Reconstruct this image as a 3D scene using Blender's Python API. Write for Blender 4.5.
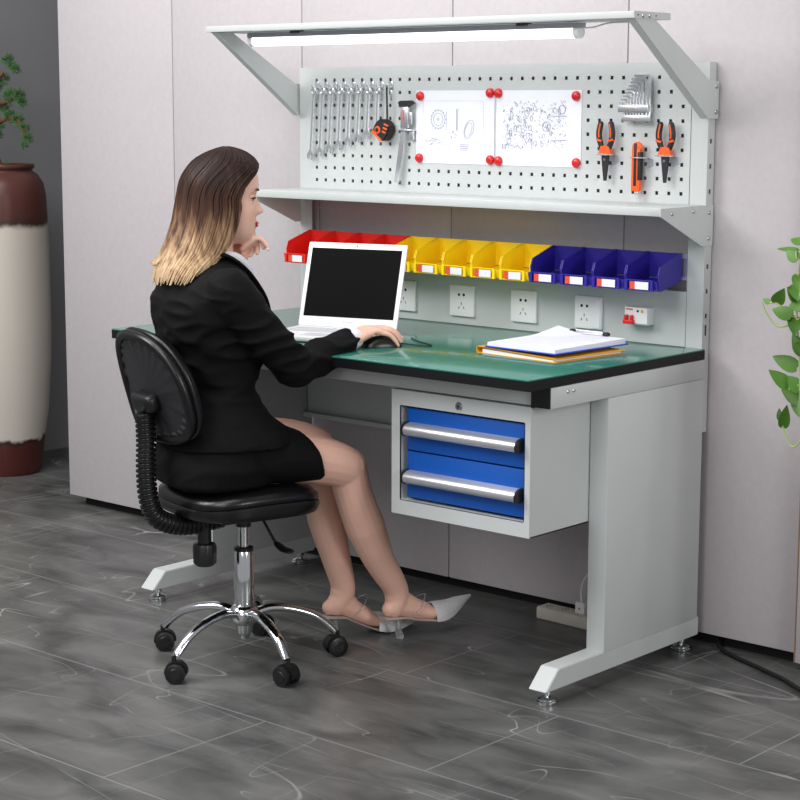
import bpy, bmesh, math, random
from math import sin, cos, pi, radians, sqrt
from mathutils import Vector, Matrix, noise
random.seed(7)
sc = bpy.context.scene
for o in list(bpy.data.objects): bpy.data.objects.remove(o, do_unlink=True)
COL = sc.collection

# ------------------------------------------------------------------ camera
cd = bpy.data.cameras.new('camera'); cam = bpy.data.objects.new('camera', cd); COL.objects.link(cam)
cR = Vector((0.75166919, 0.65953341, 0.00301914)); cU = Vector((-0.10628388, 0.11661122, 0.98747433)); cF = Vector((-0.65092025, 0.74257491, -0.15775083))
m = Matrix((cR, cU, -cF)).transposed().to_4x4(); m.translation = Vector((2.59111, -3.41287, 1.45773))
cam.matrix_world = m
cd.sensor_width = 36; cd.lens = 1849.26 * 36 / 800; cd.clip_start = .1; cd.clip_end = 60
sc.camera = cam

# ------------------------------------------------------------------ light
w = bpy.data.worlds.new('studio_world'); sc.world = w; w.use_nodes = True
w.node_tree.nodes['Background'].inputs[0].default_value = (1.0, 1.0, 1.03, 1); w.node_tree.nodes['Background'].inputs[1].default_value = 0.34
def area(name, loc, target, size, power, sy=None, col=(1, 1, 1)):
    l = bpy.data.lights.new(name, 'AREA'); l.energy = power; l.size = size; l.color = col
    if sy: l.shape = 'RECTANGLE'; l.size_y = sy
    o = bpy.data.objects.new(name, l); COL.objects.link(o); o.location = loc
    o.rotation_euler = (Vector(target) - Vector(loc)).to_track_quat('-Z', 'Y').to_euler(); return o
area('key_softbox', (-2.6, -2.4, 3.3), (-1.0, .5, .8), 1.7, 100, 1.7)
area('overhead_softbox', (-1.0, -.9, 3.5), (-.7, .4, .5), 2.4, 46, 1.6)
area('front_softbox', (-.1, -2.7, 3.0), (-.6, .4, .8), 1.6, 40, 1.4)
area('low_softbox', (1.0, -3.7, 1.7), (-.7, .1, .4), 1.4, 15, 1.2)
area('side_softbox', (4.2, -.9, 2.0), (0, .4, .8), 1.4, 62, 1.4)
sc.view_settings.view_transform = 'Standard'; sc.view_settings.look = 'None'; sc.view_settings.exposure = 0.0; sc.view_settings.gamma = 1; sc.view_settings.use_curve_mapping = False

# ------------------------------------------------------------------ materials
def lin(c):
    f = lambda v: (v / 12.92) if v <= .04045 else ((v + .055) / 1.055) ** 2.4
    return tuple(f(v / 255) for v in c) + (1,)
def mat(name, rgb, rough=.5, metal=0, var=0, scale=8, bump=0, bscale=80, coat=0, emit=None, estr=0, spec=.5, trans=0, sheen=0, stretch=(1, 1, 1)):
    m = bpy.data.materials.new(name); m.use_nodes = True; nt = m.node_tree; b = nt.nodes['Principled BSDF']
    b.inputs['Base Color'].default_value = lin(rgb); b.inputs['Roughness'].default_value = rough; b.inputs['Metallic'].default_value = metal
    b.inputs['Coat Weight'].default_value = coat; b.inputs['Specular IOR Level'].default_value = spec; b.inputs['Transmission Weight'].default_value = trans
    b.inputs['Sheen Weight'].default_value = sheen
    if emit: b.inputs['Emission Color'].default_value = lin(emit); b.inputs['Emission Strength'].default_value = estr
    tc = nt.nodes.new('ShaderNodeTexCoord'); mp = nt.nodes.new('ShaderNodeMapping'); mp.inputs['Scale'].default_value = stretch
    nt.links.new(tc.outputs['Object'], mp.inputs['Vector'])
    if True:
        n = nt.nodes.new('ShaderNodeTexNoise'); n.inputs['Scale'].default_value = scale; n.inputs['Detail'].default_value = 4
        nt.links.new(mp.outputs[0], n.inputs['Vector'])
        r = nt.nodes.new('ShaderNodeValToRGB'); L = lin(rgb); v = max(var, .02)
        r.color_ramp.elements[0].color = tuple(c * (1 - v) for c in L[:3]) + (1,); r.color_ramp.elements[1].color = tuple(min(1, c * (1 + v)) for c in L[:3]) + (1,)
        r.color_ramp.elements[0].position = .3; r.color_ramp.elements[1].position = .7
        nt.links.new(n.outputs['Fac'], r.inputs['Fac']); nt.links.new(r.outputs['Color'], b.inputs['Base Color'])
    if bump:
        n2 = nt.nodes.new('ShaderNodeTexNoise'); n2.inputs['Scale'].default_value = bscale; n2.inputs['Detail'].default_value = 3
        bp = nt.nodes.new('ShaderNodeBump'); bp.inputs['Strength'].default_value = bump; bp.inputs['Distance'].default_value = .002
        nt.links.new(mp.outputs[0], n2.inputs['Vector']); nt.links.new(n2.outputs['Fac'], bp.inputs['Height']); nt.links.new(bp.outputs[0], b.inputs['Normal'])
    return m
M = {}
M['steel'] = mat('powder_coated_steel', (199, 203, 202), .45, var=.015, bump=.08, bscale=500)
M['bolt'] = mat('zinc_bolt', (200, 203, 208), .25, 1)
M['chrome'] = mat('chrome', (225, 227, 230), .07, 1)
M['toolsteel'] = mat('tool_chrome', (222, 224, 228), .27, .85)
M['darksteel'] = mat('dark_tool_steel', (70, 70, 72), .35, .7)
M['greentop'] = mat('green_bench_laminate', (48, 122, 105), .22, var=.04, coat=.35, bump=.02, bscale=300)
M['blackedge'] = mat('black_edge_band', (15, 15, 18), .5, spec=.3)
M['blackplastic'] = mat('black_plastic', (20, 20, 22), .38)
M['leather'] = mat('black_leather', (15, 15, 17), .3, bump=.12, bscale=160)
M['pleat'] = mat('black_pleated_vinyl', (38, 38, 41), .42, bump=.2, bscale=90)
M['blue'] = mat('blue_drawer_paint', (12, 84, 176), .4)
M['alu'] = mat('brushed_aluminium', (215, 216, 222), .32, .75)
M['red'] = mat('red_bin_plastic', (236, 44, 34), .42)
M['yellow'] = mat('yellow_bin_plastic', (252, 218, 20), .42)
M['navy'] = mat('navy_bin_plastic', (48, 38, 150), .38)
M['tagwhite'] = mat('white_label_card', (232, 232, 240), .6)
M['tagred'] = mat('red_label_card', (225, 75, 50), .6)
M['white'] = mat('white_plastic', (245, 245, 246), .35)
M['lapwhite'] = mat('laptop_white', (240, 240, 242), .3)
M['key'] = mat('key_cap_grey', (205, 206, 210), .5)
M['screen'] = mat('dark_screen', (7, 7, 8), .5, spec=.05)
M['paper'] = mat('white_paper', (240, 241, 250), .8)
M['ink'] = mat('grey_ink', (112, 112, 140), .8)
M['magnet'] = mat('red_magnet_plastic', (212, 30, 34), .25, coat=.3)
M['orange'] = mat('orange_rubber', (245, 95, 25), .5)
M['blackrub'] = mat('black_rubber', (28, 28, 30), .55)
M['hole'] = mat('dark_socket_hole', (20, 20, 20), .8)
M['tube'] = mat('lit_tube', (255, 255, 255), .4, emit=(250, 252, 255), estr=2.6)
M['fixt'] = mat('lamp_housing', (165, 168, 176), .35)
M['skin'] = mat('skin', (242, 193, 172), .5, var=.04, scale=14)
M['legskin'] = M['skin']
M['lip'] = mat('red_lipstick', (185, 28, 42), .35)
M['eye'] = mat('eye_white', (215, 205, 202), .5, spec=.2)
M['iris'] = mat('brown_iris', (40, 24, 18), .15)
M['brow'] = mat('brow_hair', (62, 42, 34), .8)
M['cloth'] = mat('black_suit_cloth', (9, 9, 11), .8, var=.1, bump=.3, bscale=420, spec=.2)
M['shirt'] = mat('white_shirt_cotton', (238, 238, 244), .8)
M['nail'] = mat('pale_nail_polish', (240, 225, 225), .2)
M['silver'] = mat('silver_glitter_shoe', (222, 220, 222), .4, .2, var=.15, scale=300, bump=.4, bscale=500)
M['sole'] = mat('silver_insole', (205, 200, 198), .3, .4)
M['clear'] = mat('clear_acrylic', (235, 235, 238), .08, trans=.8)
M['folder'] = mat('orange_yellow_folder', (238, 170, 30), .5)
M['board'] = mat('blue_clipboard', (25, 65, 200), .35)
M['cream'] = mat('cream_strip_plastic', (212, 206, 194), .45)
M['redsw'] = mat('red_switch', (225, 45, 40), .4)
M['amber'] = mat('amber_button', (240, 175, 20), .4)
M['leaf'] = mat('pothos_leaf', (74, 118, 34), .4, var=.3, scale=12)
M['stem'] = mat('pothos_stem', (165, 185, 110), .5)
M['pine'] = mat('pine_needles', (62, 112, 48), .7, var=.35, scale=30)
M['bark'] = mat('pine_bark', (112, 68, 50), .85, var=.35, scale=30, bump=.6, bscale=60)
M['soil'] = mat('potting_soil', (48, 38, 30), .95, var=.3, scale=60, bump=.6)
M['wallside'] = mat('dark_grey_wall', (140, 140, 142), .85, var=.02)
M['cable'] = mat('black_cable', (22, 22, 24), .5)
M['wood'] = mat('stand_wood', (120, 85, 60), .5, var=.15, stretch=(1, 1, .15), scale=20)

def fabric_wall():
    m = mat('pinkish_grey_fabric_panel', (191, 185, 187), .9, var=.03, scale=60, bump=.25, bscale=350); return m
M['wall'] = fabric_wall()
M['wallback'] = mat('panel_core_edge', (150, 120, 95), .8)

def floor_mat():
    m = bpy.data.materials.new('dark_slate_tiles'); m.use_nodes = True; nt = m.node_tree; N = nt.nodes.new; Lk = nt.links.new
    b = nt.nodes['Principled BSDF']; tc = N('ShaderNodeTexCoord')
    def noise_(scale, det, stretch=(1, 1, 1), dist=0, rot=0):
        mp = N('ShaderNodeMapping'); mp.inputs['Scale'].default_value = stretch; mp.inputs['Rotation'].default_value = (0, 0, rot); Lk(tc.outputs['Object'], mp.inputs[0])
        n = N('ShaderNodeTexNoise'); n.inputs['Scale'].default_value = scale; n.inputs['Detail'].default_value = det; n.inputs['Distortion'].default_value = dist
        Lk(mp.outputs[0], n.inputs['Vector']); return n.outputs['Fac']
    def math_(op, a, bb=None):
        k = N('ShaderNodeMath'); k.operation = op
        for i, v in enumerate((a, bb)):
            if v is None: continue
            if isinstance(v, (int, float)): k.inputs[i].default_value = v
            else: Lk(v, k.inputs[i])
        return k.outputs[0]
    def vein(fac, width, at=.5):
        d = math_('ABSOLUTE', math_('SUBTRACT', fac, at)); return math_('MAXIMUM', math_('SUBTRACT', 1.0, math_('DIVIDE', d, width)), 0.0)
    base = N('ShaderNodeValToRGB'); base.color_ramp.elements[0].color = lin((58, 59, 58)); base.color_ramp.elements[1].color = lin((112, 112, 110))
    base.color_ramp.elements[0].position = .3; base.color_ramp.elements[1].position = .72
    Lk(noise_(3.5, 8, (1, 2.2, 1), .6), base.inputs[0])
    v1 = vein(noise_(1.1, 1.5, (.35, 2.4, 1), .25, .25), .0022); v2 = vein(noise_(1.9, 1, (2.6, .45, 1), .3, -.35), .0026, .47); v3 = vein(noise_(2.4, 1.5, (.4, 2.6, 1), .2, .9), .0028, .55)
    gate = noise_(5, 2); 
    v = math_('MULTIPLY', math_('MINIMUM', math_('ADD', math_('ADD', v1, v2), v3), 1.0), math_('MULTIPLY', math_('MAXIMUM', math_('SUBTRACT', gate, .36), 0.0), 2.6))
    mp = N('ShaderNodeMapping'); mp.inputs['Location'].default_value = (-.052, -.07, 0); Lk(tc.outputs['Object'], mp.inputs[0])
    br = N('ShaderNodeTexBrick'); br.inputs['Scale'].default_value = 1; br.inputs['Brick Width'].default_value = 1.0; br.inputs['Row Height'].default_value = .5
    br.inputs['Mortar Size'].default_value = .0022; br.inputs['Mortar Smooth'].default_value = .2; br.offset = .5; Lk(mp.outputs[0], br.inputs[0])
    mx = N('ShaderNodeMixRGB'); mx.inputs['Color2'].default_value = lin((176, 176, 172)); Lk(v, mx.inputs['Fac']); Lk(base.outputs[0], mx.inputs['Color1'])
    mx2 = N('ShaderNodeMixRGB'); mx2.inputs['Color2'].default_value = lin((140, 140, 138)); Lk(math_('MULTIPLY', br.outputs['Fac'], .8), mx2.inputs['Fac']); Lk(mx.outputs[0], mx2.inputs['Color1'])
    Lk(mx2.outputs[0], b.inputs['Base Color'])
    rr = N('ShaderNodeMapRange'); rr.inputs['To Min'].default_value = .22; rr.inputs['To Max'].default_value = .5; Lk(noise_(6, 5), rr.inputs[0]); Lk(rr.outputs[0], b.inputs['Roughness'])
    bp = N('ShaderNodeBump'); bp.inputs['Strength'].default_value = .25; bp.inputs['Distance'].default_value = .003; Lk(noise_(9, 8, (1, 2, 1), .5), bp.inputs['Height']); Lk(bp.outputs[0], b.inputs['Normal'])
    return m
M['floor'] = floor_mat()

def hair_mat():
    m = bpy.data.materials.new('brown_to_blonde_hair'); m.use_nodes = True; nt = m.node_tree; N = nt.nodes.new; Lk = nt.links.new
    b = nt.nodes['Principled BSDF']; b.inputs['Roughness'].default_value = .45; b.inputs['Specular IOR Level'].default_value = .22
    g = N('ShaderNodeNewGeometry'); sx = N('ShaderNodeSeparateXYZ'); Lk(g.outputs['Position'], sx.inputs[0])
    tc = N('ShaderNodeTexCoord'); mp = N('ShaderNodeMapping'); mp.inputs['Scale'].default_value = (1, 1, .09); Lk(tc.outputs['Object'], mp.inputs[0])
    n = N('ShaderNodeTexNoise'); n.inputs['Scale'].default_value = 75; n.inputs['Detail'].default_value = 2; Lk(mp.outputs[0], n.inputs['Vector'])
    a = N('ShaderNodeMath'); a.operation = 'MULTIPLY_ADD'; a.inputs[1].default_value = .26; Lk(n.outputs['Fac'], a.inputs[0]); Lk(sx.outputs['Z'], a.inputs[2])
    mr = N('ShaderNodeMapRange'); mr.inputs['From Min'].default_value = 1.12; mr.inputs['From Max'].default_value = 1.43; Lk(a.outputs[0], mr.inputs[0])
    r = N('ShaderNodeValToRGB'); e = r.color_ramp.elements
    e[0].position = 0; e[0].color = lin((208, 184, 150)); e[1].position = 1; e[1].color = lin((40, 23, 18))
    for p, c in ((.22, (190, 160, 124)), (.42, (140, 108, 80)), (.62, (76, 50, 38))):
        k = e.new(p); k.color = lin(c)
    Lk(mr.outputs[0], r.inputs[0]); Lk(r.outputs[0], b.inputs['Base Color'])
    return m
M['hair'] = hair_mat()

def pot_mat():
    m = bpy.data.materials.new('two_tone_glazed_ceramic'); m.use_nodes = True; nt = m.node_tree; N = nt.nodes.new; Lk = nt.links.new
    b = nt.nodes['Principled BSDF']; g = N('ShaderNodeNewGeometry'); sx = N('ShaderNodeSeparateXYZ'); Lk(g.outputs['Position'], sx.inputs[0])
    n = N('ShaderNodeTexNoise'); n.inputs['Scale'].default_value = 16; n.inputs['Detail'].default_value = 6; Lk(g.outputs['Position'], n.inputs['Vector'])
    a = N('ShaderNodeMath'); a.operation = 'MULTIPLY_ADD'; a.inputs[1].default_value = .06; Lk(n.outputs['Fac'], a.inputs[0]); Lk(sx.outputs['Z'], a.inputs[2])
    mr = N('ShaderNodeMapRange'); mr.inputs['From Max'].default_value = 1.25; Lk(a.outputs[0], mr.inputs[0])
    r = N('ShaderNodeValToRGB'); e = r.color_ramp.elements; e[0].color = lin((88, 40, 36)); e[0].position = 0; e[1].position = 1; e[1].color = lin((92, 52, 44))
    for z, c in ((.15, (84, 38, 34)), (.172, (52, 34, 30)), (.186, (208, 200, 190)), (1.005, (205, 196, 184)), (1.028, (60, 38, 32)), (1.06, (82, 44, 38))):
        k = e.new(z / 1.25); k.color = lin(c)
    Lk(mr.outputs[0], r.inputs[0]); Lk(r.outputs[0], b.inputs['Base Color']); b.inputs['Roughness'].default_value = .35
    w_ = N('ShaderNodeTexWave'); w_.bands_direction = 'Z'; w_.inputs['Scale'].default_value = 12; w_.inputs['Distortion'].default_value = 2; Lk(g.outputs['Position'], w_.inputs[0])
    bp = N('ShaderNodeBump'); bp.inputs['Strength'].default_value = .03; bp.inputs['Distance'].default_value = .004; Lk(w_.outputs['Fac'], bp.inputs['Height']); Lk(bp.outputs[0], b.inputs['Normal'])
    return m
M['pot'] = pot_mat()

# ------------------------------------------------------------------ mesh helpers
WM = {}
def V(*a): return Vector(a)
class MB:
    def __init__(s): s.bm = bmesh.new()
    def box(s, lo, hi, bev=0, rot=None, piv=None, seg=2):
        lo, hi = Vector(lo), Vector(hi); c = (lo + hi) / 2; d = hi - lo
        r = bmesh.ops.create_cube(s.bm, size=1); vs = r['verts']
        for v in vs: v.co = Vector((v.co.x * d.x, v.co.y * d.y, v.co.z * d.z)) + c
        if bev:
            es = list({e for v in vs for e in v.link_edges})
            r = bmesh.ops.bevel(s.bm, geom=es, offset=bev, segments=seg, affect='EDGES', profile=.5); vs = list({v for f in r['faces'] for v in f.verts} | set(v for v in vs if v.is_valid))
        if rot is not None:
            p = Vector(piv) if piv is not None else c
            for v in vs: v.co = p + rot @ (v.co - p)
        return s
    def tube(s, pts, rad, n=10, caps=True, flat=None, closed=False):
        pts = [Vector(p) for p in pts]; k = len(pts)
        if not hasattr(rad, '__len__'): rad = [rad] * k
        ups = None; rings = []
        for i, p in enumerate(pts):
            if closed: t = pts[(i + 1) % k] - pts[i - 1]
            else: t = pts[min(i + 1, k - 1)] - pts[max(i - 1, 0)]
            t.normalize()
            if ups is None: ups = t.orthogonal().normalized() if flat is None else Vector(flat)
            ups = (ups - t * ups.dot(t)).normalized() if flat is None else (Vector(flat) - t * Vector(flat).dot(t)).normalized()
            sd = t.cross(ups)
            r = rad[i]; ra, rb = (r if hasattr(r, '__len__') else (r, r))
            rings.append([s.bm.verts.new(p + ups * cos(2 * pi * j / n) * ra + sd * sin(2 * pi * j / n) * rb) for j in range(n)])
        for i in range(k if closed else k - 1):
            a, b = rings[i], rings[(i + 1) % k]
            for j in range(n): s.bm.faces.new((a[j], a[(j + 1) % n], b[(j + 1) % n], b[j]))
        if caps and not closed: s.bm.faces.new(rings[0][::-1]); s.bm.faces.new(rings[-1])
        return s
    def cyl(s, a, b, r, n=20, r2=None): return s.tube([a, b], [r, r if r2 is None else r2], n)
    def loft(s, rings, caps=True):
        R = [[s.bm.verts.new(p) for p in r] for r in rings]; n = len(R[0])
        for a, b in zip(R, R[1:]):
            for j in range(n): s.bm.faces.new((a[j], a[(j + 1) % n], b[(j + 1) % n], b[j]))
        if caps: s.bm.faces.new(R[0][::-1]); s.bm.faces.new(R[-1])
        return s
    def ell(s, c, r, rot=None, u=20, v=14):
        q = bmesh.ops.create_uvsphere(s.bm, u_segments=u, v_segments=v, radius=1)
        if not hasattr(r, '__len__'): r = (r, r, r)
        for x in q['verts']:
            p = Vector((x.co.x * r[0], x.co.y * r[1], x.co.z * r[2]))
            if rot is not None: p = rot @ p
            x.co = p + Vector(c)
        return s
    def prism(s, poly, d):            # poly: list of 3D points (planar), extruded by vector d
        d = Vector(d); a = [s.bm.verts.new(Vector(p)) for p in poly]; b = [s.bm.verts.new(Vector(p) + d) for p in poly]; n = len(a)
        s.bm.faces.new(a[::-1]); s.bm.faces.new(b)
        for j in range(n): s.bm.faces.new((a[j], a[(j + 1) % n], b[(j + 1) % n], b[j]))
        return s
    def lathe(s, prof, c=(0, 0, 0), n=32, axis='z'):
        R = []
        for r, z in prof:
            ring = []
            for j in range(n):
                a = 2 * pi * j / n; x, y = r * cos(a), r * sin(a)
                p = Vector((x, y, z)) if axis == 'z' else (Vector((x, -z, y)) if axis == '-y' else Vector((z, x, y)))
                ring.append(p + Vector(c))
            R.append(ring)
        return s.loft(R)
    def build(s, name, m, parent=None, world=True, smooth=True, ang=38, mods=None):
        bmesh.ops.recalc_face_normals(s.bm, faces=s.bm.faces)
        if smooth:
            for f in s.bm.faces: f.smooth = True
            for e in s.bm.edges:
                if len(e.link_faces) == 2 and e.calc_face_angle(0) > radians(ang): e.smooth = False
        me = bpy.data.meshes.new(name); s.bm.to_mesh(me); s.bm.free()
        if m: me.materials.append(m)
        o = bpy.data.objects.new(name, me); COL.objects.link(o)
        P = Matrix.Identity(4)
        if parent is not None: P = WM[parent.name]; o.parent = parent
        if world and parent is not None: me.transform(P.inverted())
        WM[o.name] = P.copy()
        return o
def thing(name, label, cat, loc=(0, 0, 0), rz=0, group=None):
    o = bpy.data.objects.new(name, None); COL.objects.link(o); o.empty_display_size = .05
    o.location = loc; o.rotation_euler = (0, 0, rz); WM[o.name] = Matrix.Translation(loc) @ Matrix.Rotation(rz, 4, 'Z')
    return tag(o, label, cat, group)
def tag(o, label, cat, group=None):
    o['label'] = label; o['category'] = cat
    if group: o['group'] = group
    return o
def struct(o, label=None, cat=None):
    o['kind'] = 'structure'
    if label: o['label'] = label; o['category'] = cat
    return o
def dup(root, loc, rz=None, label=None):
    r = root.copy(); COL.objects.link(r); r.location = loc
    if rz is not None: r.rotation_euler = (0, 0, rz)
    if label: r['label'] = label
    for ch in root.children:
        c = ch.copy(); COL.objects.link(c); c.parent = r
        for g in ch.children:
            d = g.copy(); COL.objects.link(d); d.parent = c
    return r
def remeshed(mb, name, m, parent, voxel, it=6, fac=.5, fn=None, world=True):
    bmesh.ops.recalc_face_normals(mb.bm, faces=mb.bm.faces)
    me = bpy.data.meshes.new('tmp'); mb.bm.to_mesh(me); mb.bm.free(); o = bpy.data.objects.new('tmp', me); COL.objects.link(o)
    k = o.modifiers.new('r', 'REMESH'); k.mode = 'VOXEL'; k.voxel_size = voxel
    k = o.modifiers.new('s', 'SMOOTH'); k.iterations = it; k.factor = fac
    dg = bpy.context.evaluated_depsgraph_get(); dg.update(); ev = o.evaluated_get(dg); nm = bpy.data.meshes.new_from_object(ev)
    bpy.data.objects.remove(o, do_unlink=True); bpy.data.meshes.remove(me)
    nm.name = name
    if fn:
        for v in nm.vertices: v.co = fn(v.co, v.normal)
    for p in nm.polygons: p.use_smooth = True
    nm.materials.clear(); nm.materials.append(m)
    r = bpy.data.objects.new(name, nm); COL.objects.link(r)
    if parent is not None:
        r.parent = parent
        if world: nm.transform(WM[parent.name].inverted())
        WM[r.name] = WM[parent.name].copy()
    else: WM[r.name] = Matrix.Identity(4)
    return r
def spline(pts, n=8):
    pts = [Vector(p) for p in pts]; out = []
    for i in range(len(pts) - 1):
        p0, p1, p2, p3 = pts[max(i - 1, 0)], pts[i], pts[i + 1], pts[min(i + 2, len(pts) - 1)]
        for j in range(n):
            t = j / n
            out.append(.5 * ((2 * p1) + (p2 - p0) * t + (2 * p0 - 5 * p1 + 4 * p2 - p3) * t * t + (3 * p1 - p0 - 3 * p2 + p3) * t ** 3))
    out.append(pts[-1]); return out

H = .8216; W = 1.5; D = .7656
# ------------------------------------------------------------------ setting
struct(MB().box((-5.5, -4.5, -.05), (4.5, 3.5, 0)).build('floor', M['floor']))
struct(MB().box((-3.80, -4.5, 0), (-3.64, 3.5, 3.2)).build('wall_left', M['wallside']))
struct(MB().box((-3.64, 3.3, 0), (4.5, 3.4, 3.2)).build('wall_back', M['wallside']))
pw = thing('partition_wall', 'tall pinkish grey fabric partition wall behind the workbench', 'partition', (-1.2, .83, 0))
struct(pw)
xs = [-2.722, -2.120, -1.517, -.906, -.292, .289]
for i in range(5):
    MB().box((xs[i] + .0015, .803, .037), (xs[i + 1] - .0015, .853, 3.0), bev=.003).build('panel', M['wall'], pw)
MB().box((-2.68, .846, 0), (.27, .852, .036)).build('gap_shade_strip', M['hole'], pw)  # near-black strip standing in for the shade in the gap under the panels
pr_ = thing('partition_wall', 'fabric partition panel standing at the right edge of the picture', 'partition', (.6, .80, 0))
struct(pr_)
MB().box((.2935, .775, .02), (.9, .825, 3.0), bev=.003).build('panel', M['wall'], pr_)
MB().box((.2905, .775, .02), (.293, .825, 3.0)).build('edge_strip', M['wallback'], pr_)

# ------------------------------------------------------------------ workbench
wb = thing('workbench', 'light grey steel workbench with green top, pegboard back and overhead light shelf', 'workbench', (-.75, .4, 0))
S_ = M['steel']
top = MB().box((-W, 0, H - .0035), (0, D, H), bev=.0008).build('tabletop', M['greentop'], wb)
MB().box((-W, 0.0, H - .0275), (0, D, H - .0036)).build('edge_band', M['blackedge'], top)
MB().box((-1.44, .09, .745), (-.06, .13, H - .028), bev=.002).build('front_beam', S_, wb)
MB().box((-1.44, .70, .745), (-.06, .74, H - .028), bev=.002).build('rear_beam', S_, wb)
for sx in (0, -1):
    x0, x1 = (-.058, 0) if sx == 0 else (-1.5, -1.442)
    bmn = MB().box((x0, .088, .742), (x1, .765, H - .028), bev=.002).build('side_beam', S_, wb)
    MB().box((x0 + .001, .084, .743), (x1 - .001, .0875, H - .0285)).build('end_cap', M['blackplastic'], bmn)
    xb = x1 + .0005 if sx == 0 else x0 - .0005
    for yb in (.155, .178):
        MB().lathe([(.0001, .003), (.004, .003), (.005, 0), (.0001, 0)], (xb if sx == 0 else xb - .002, yb, .778), 10, 'x').build('bolt', M['bolt'], bmn)
    MB().box((x0 + .003, .328, .088), (x1, .7656, .7418), bev=.003).build('leg', S_, wb)
    f = MB().prism([(x0 + .003, .086, .0405), (x0 + .003, .773, .0405), (x0 + .003, .773, .0905), (x0 + .003, .137, .0905)], (.055, 0, 0))
    bmesh.ops.bevel(f.bm, geom=list(f.bm.edges), offset=.002, segments=2, affect='EDGES'); ft = f.build('foot_rail', S_, wb)
    for yy in (.13, .735):
        q = MB().lathe([(.0001, 0), (.026, 0), (.027, .003), (.027, .007), (.024, .009), (.024, .013), (.02, .016), (.012, .018), (.008, .020), (.008, .026), (.013, .026), (.013, .034), (.008, .034), (.006, .041), (.0001, .041)], ((x0 + x1) / 2, yy, 0), 24)
        q.build('levelling_foot', M['chrome'], ft)
MB().box((-1.44, .742, .484), (-.06, .76, .742), bev=.002).box((-1.44, .722, .484), (-.06, .744, .498)).build('rear_panel', S_, wb)
# posts
ZT = 1.569; ZB = .595
for k, (x0, x1) in enumerate(((-.0612, -.010), (-1.4908, -1.4413))):
    p = MB(); p.box((x0 + (.0031 if k else 0), D + .0005, ZB), (x1 - (0 if k else .0031), D + .0035, ZT))
    xo = x1 if k == 0 else x0
    zs_ = [ZB]; holes = []
    z = 1.497
    while z > .9: holes.append((z - .006, z + .006)); z -= .0655
    holes.append((.855, .883)); holes.sort()
    xa, xb2 = (xo - .003, xo) if k == 0 else (xo, xo + .003)
    prev = ZB
    for a, b in holes:
        p.box((xa, D + .0005, prev), (xb2, D + .034, a)); p.box((xa, D + .0005, a), (xb2, D + .012, b)); p.box((xa, D + .022, a), (xb2, D + .034, b)); prev = b
    p.box((xa, D + .0005, prev), (xb2, D + .034, ZT)); p.box((x0 + (.0031 if k else 0), D + .031, ZB), (x1 - (0 if k else .0031), D + .0338, ZT))
    p.build('post', S_, wb, smooth=False)
# pegboard with real holes
NX, NZ, PT, HS = 36, 9, .038, .0048
gx0 = -1.4171; gz0 = 1.2271; pxs = (-1.4405, -.062); pzs = (1.196, ZT)
g = MB(); bm = g.bm
xl = [pxs[0]]
for i in range(NX): c = gx0 + i * PT; xl += [c - HS, c + HS]
xl.append(pxs[1]); zl = [pzs[0]]
for i in range(NZ): c = gz0 + i * PT; zl += [c - HS, c + HS]
zl.append(pzs[1]); YF = D - .001; YB = D + .0015
gv = {}
def gvx(i, j, y):
    key = (i, j, y)
    if key not in gv: gv[key] = bm.verts.new((xl[i], y, zl[j]))
    return gv[key]
for i in range(len(xl) - 1):
    for j in range(len(zl) - 1):
        if i % 2 == 1 and j % 2 == 1:
            q = [(i, j), (i + 1, j), (i + 1, j + 1), (i, j + 1)]
            for a in range(4):
                A, B = q[a], q[(a + 1) % 4]; bm.faces.new((gvx(*A, YF), gvx(*B, YF), gvx(*B, YB), gvx(*A, YB)))
            continue
        bm.faces.new((gvx(i, j, YF), gvx(i + 1, j, YF), gvx(i + 1, j + 1, YF), gvx(i, j + 1, YF)))
        bm.faces.new((gvx(i, j, YB), gvx(i + 1, j, YB), gvx(i + 1, j + 1, YB), gvx(i, j + 1, YB)))
g.box((pxs[0], YB, ZT - .002), (pxs[1], YB + .033, ZT)); g.box((pxs[0], YB, 1.196), (pxs[1], YB + .033, 1.198))  # top flange extended back to the wall to block light behind the holes
g.build('pegboard', S_, wb, smooth=False)
MB().box((-1.4405, D - .001, H + .0005), (-.062, D + .0015, .969)).box((-1.4405, D + .0015, .967), (-.062, D + .02, .969)).build('socket_panel', S_, wb, smooth=False)
MB().box((-1.4405, D + .004, 1.004), (-.062, D + .012, 1.068)).box((-1.4405, D - .003, 1.056), (-.062, D + .012, 1.0685)).box((-1.4405, D - .003, 1.000), (-.062, D + .012, 1.008)).build('bin_rail', M['alu'], wb, smooth=False)
# middle shelf
MB().box((-1.483, .565, 1.178), (-.0125, .7635, 1.2), bev=.0015).build('shelf', S_, wb)
for k, x in enumerate((-.0095, -1.4945)):
    MB().prism([(x, .548, 1.1995), (x, .548, 1.179), (x, .746, 1.094), (x, .798, 1.094), (x, .798, 1.1995)], (.003, 0, 0)).build('shelf_bracket', S_, wb)
def boltx(x, y, z, r=.0055):
    return MB().lathe([(.0001, 0), (r, 0), (r, .0015), (r * .7, .004), (.0001, .0048)], (x, y, z), 14, 'x').build('bolt', M['bolt'], wb)
for y, z in ((.60, 1.184), (.70, 1.186), (.776, 1.18), (.776, 1.113)): boltx(-.0063, y, z)
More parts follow.
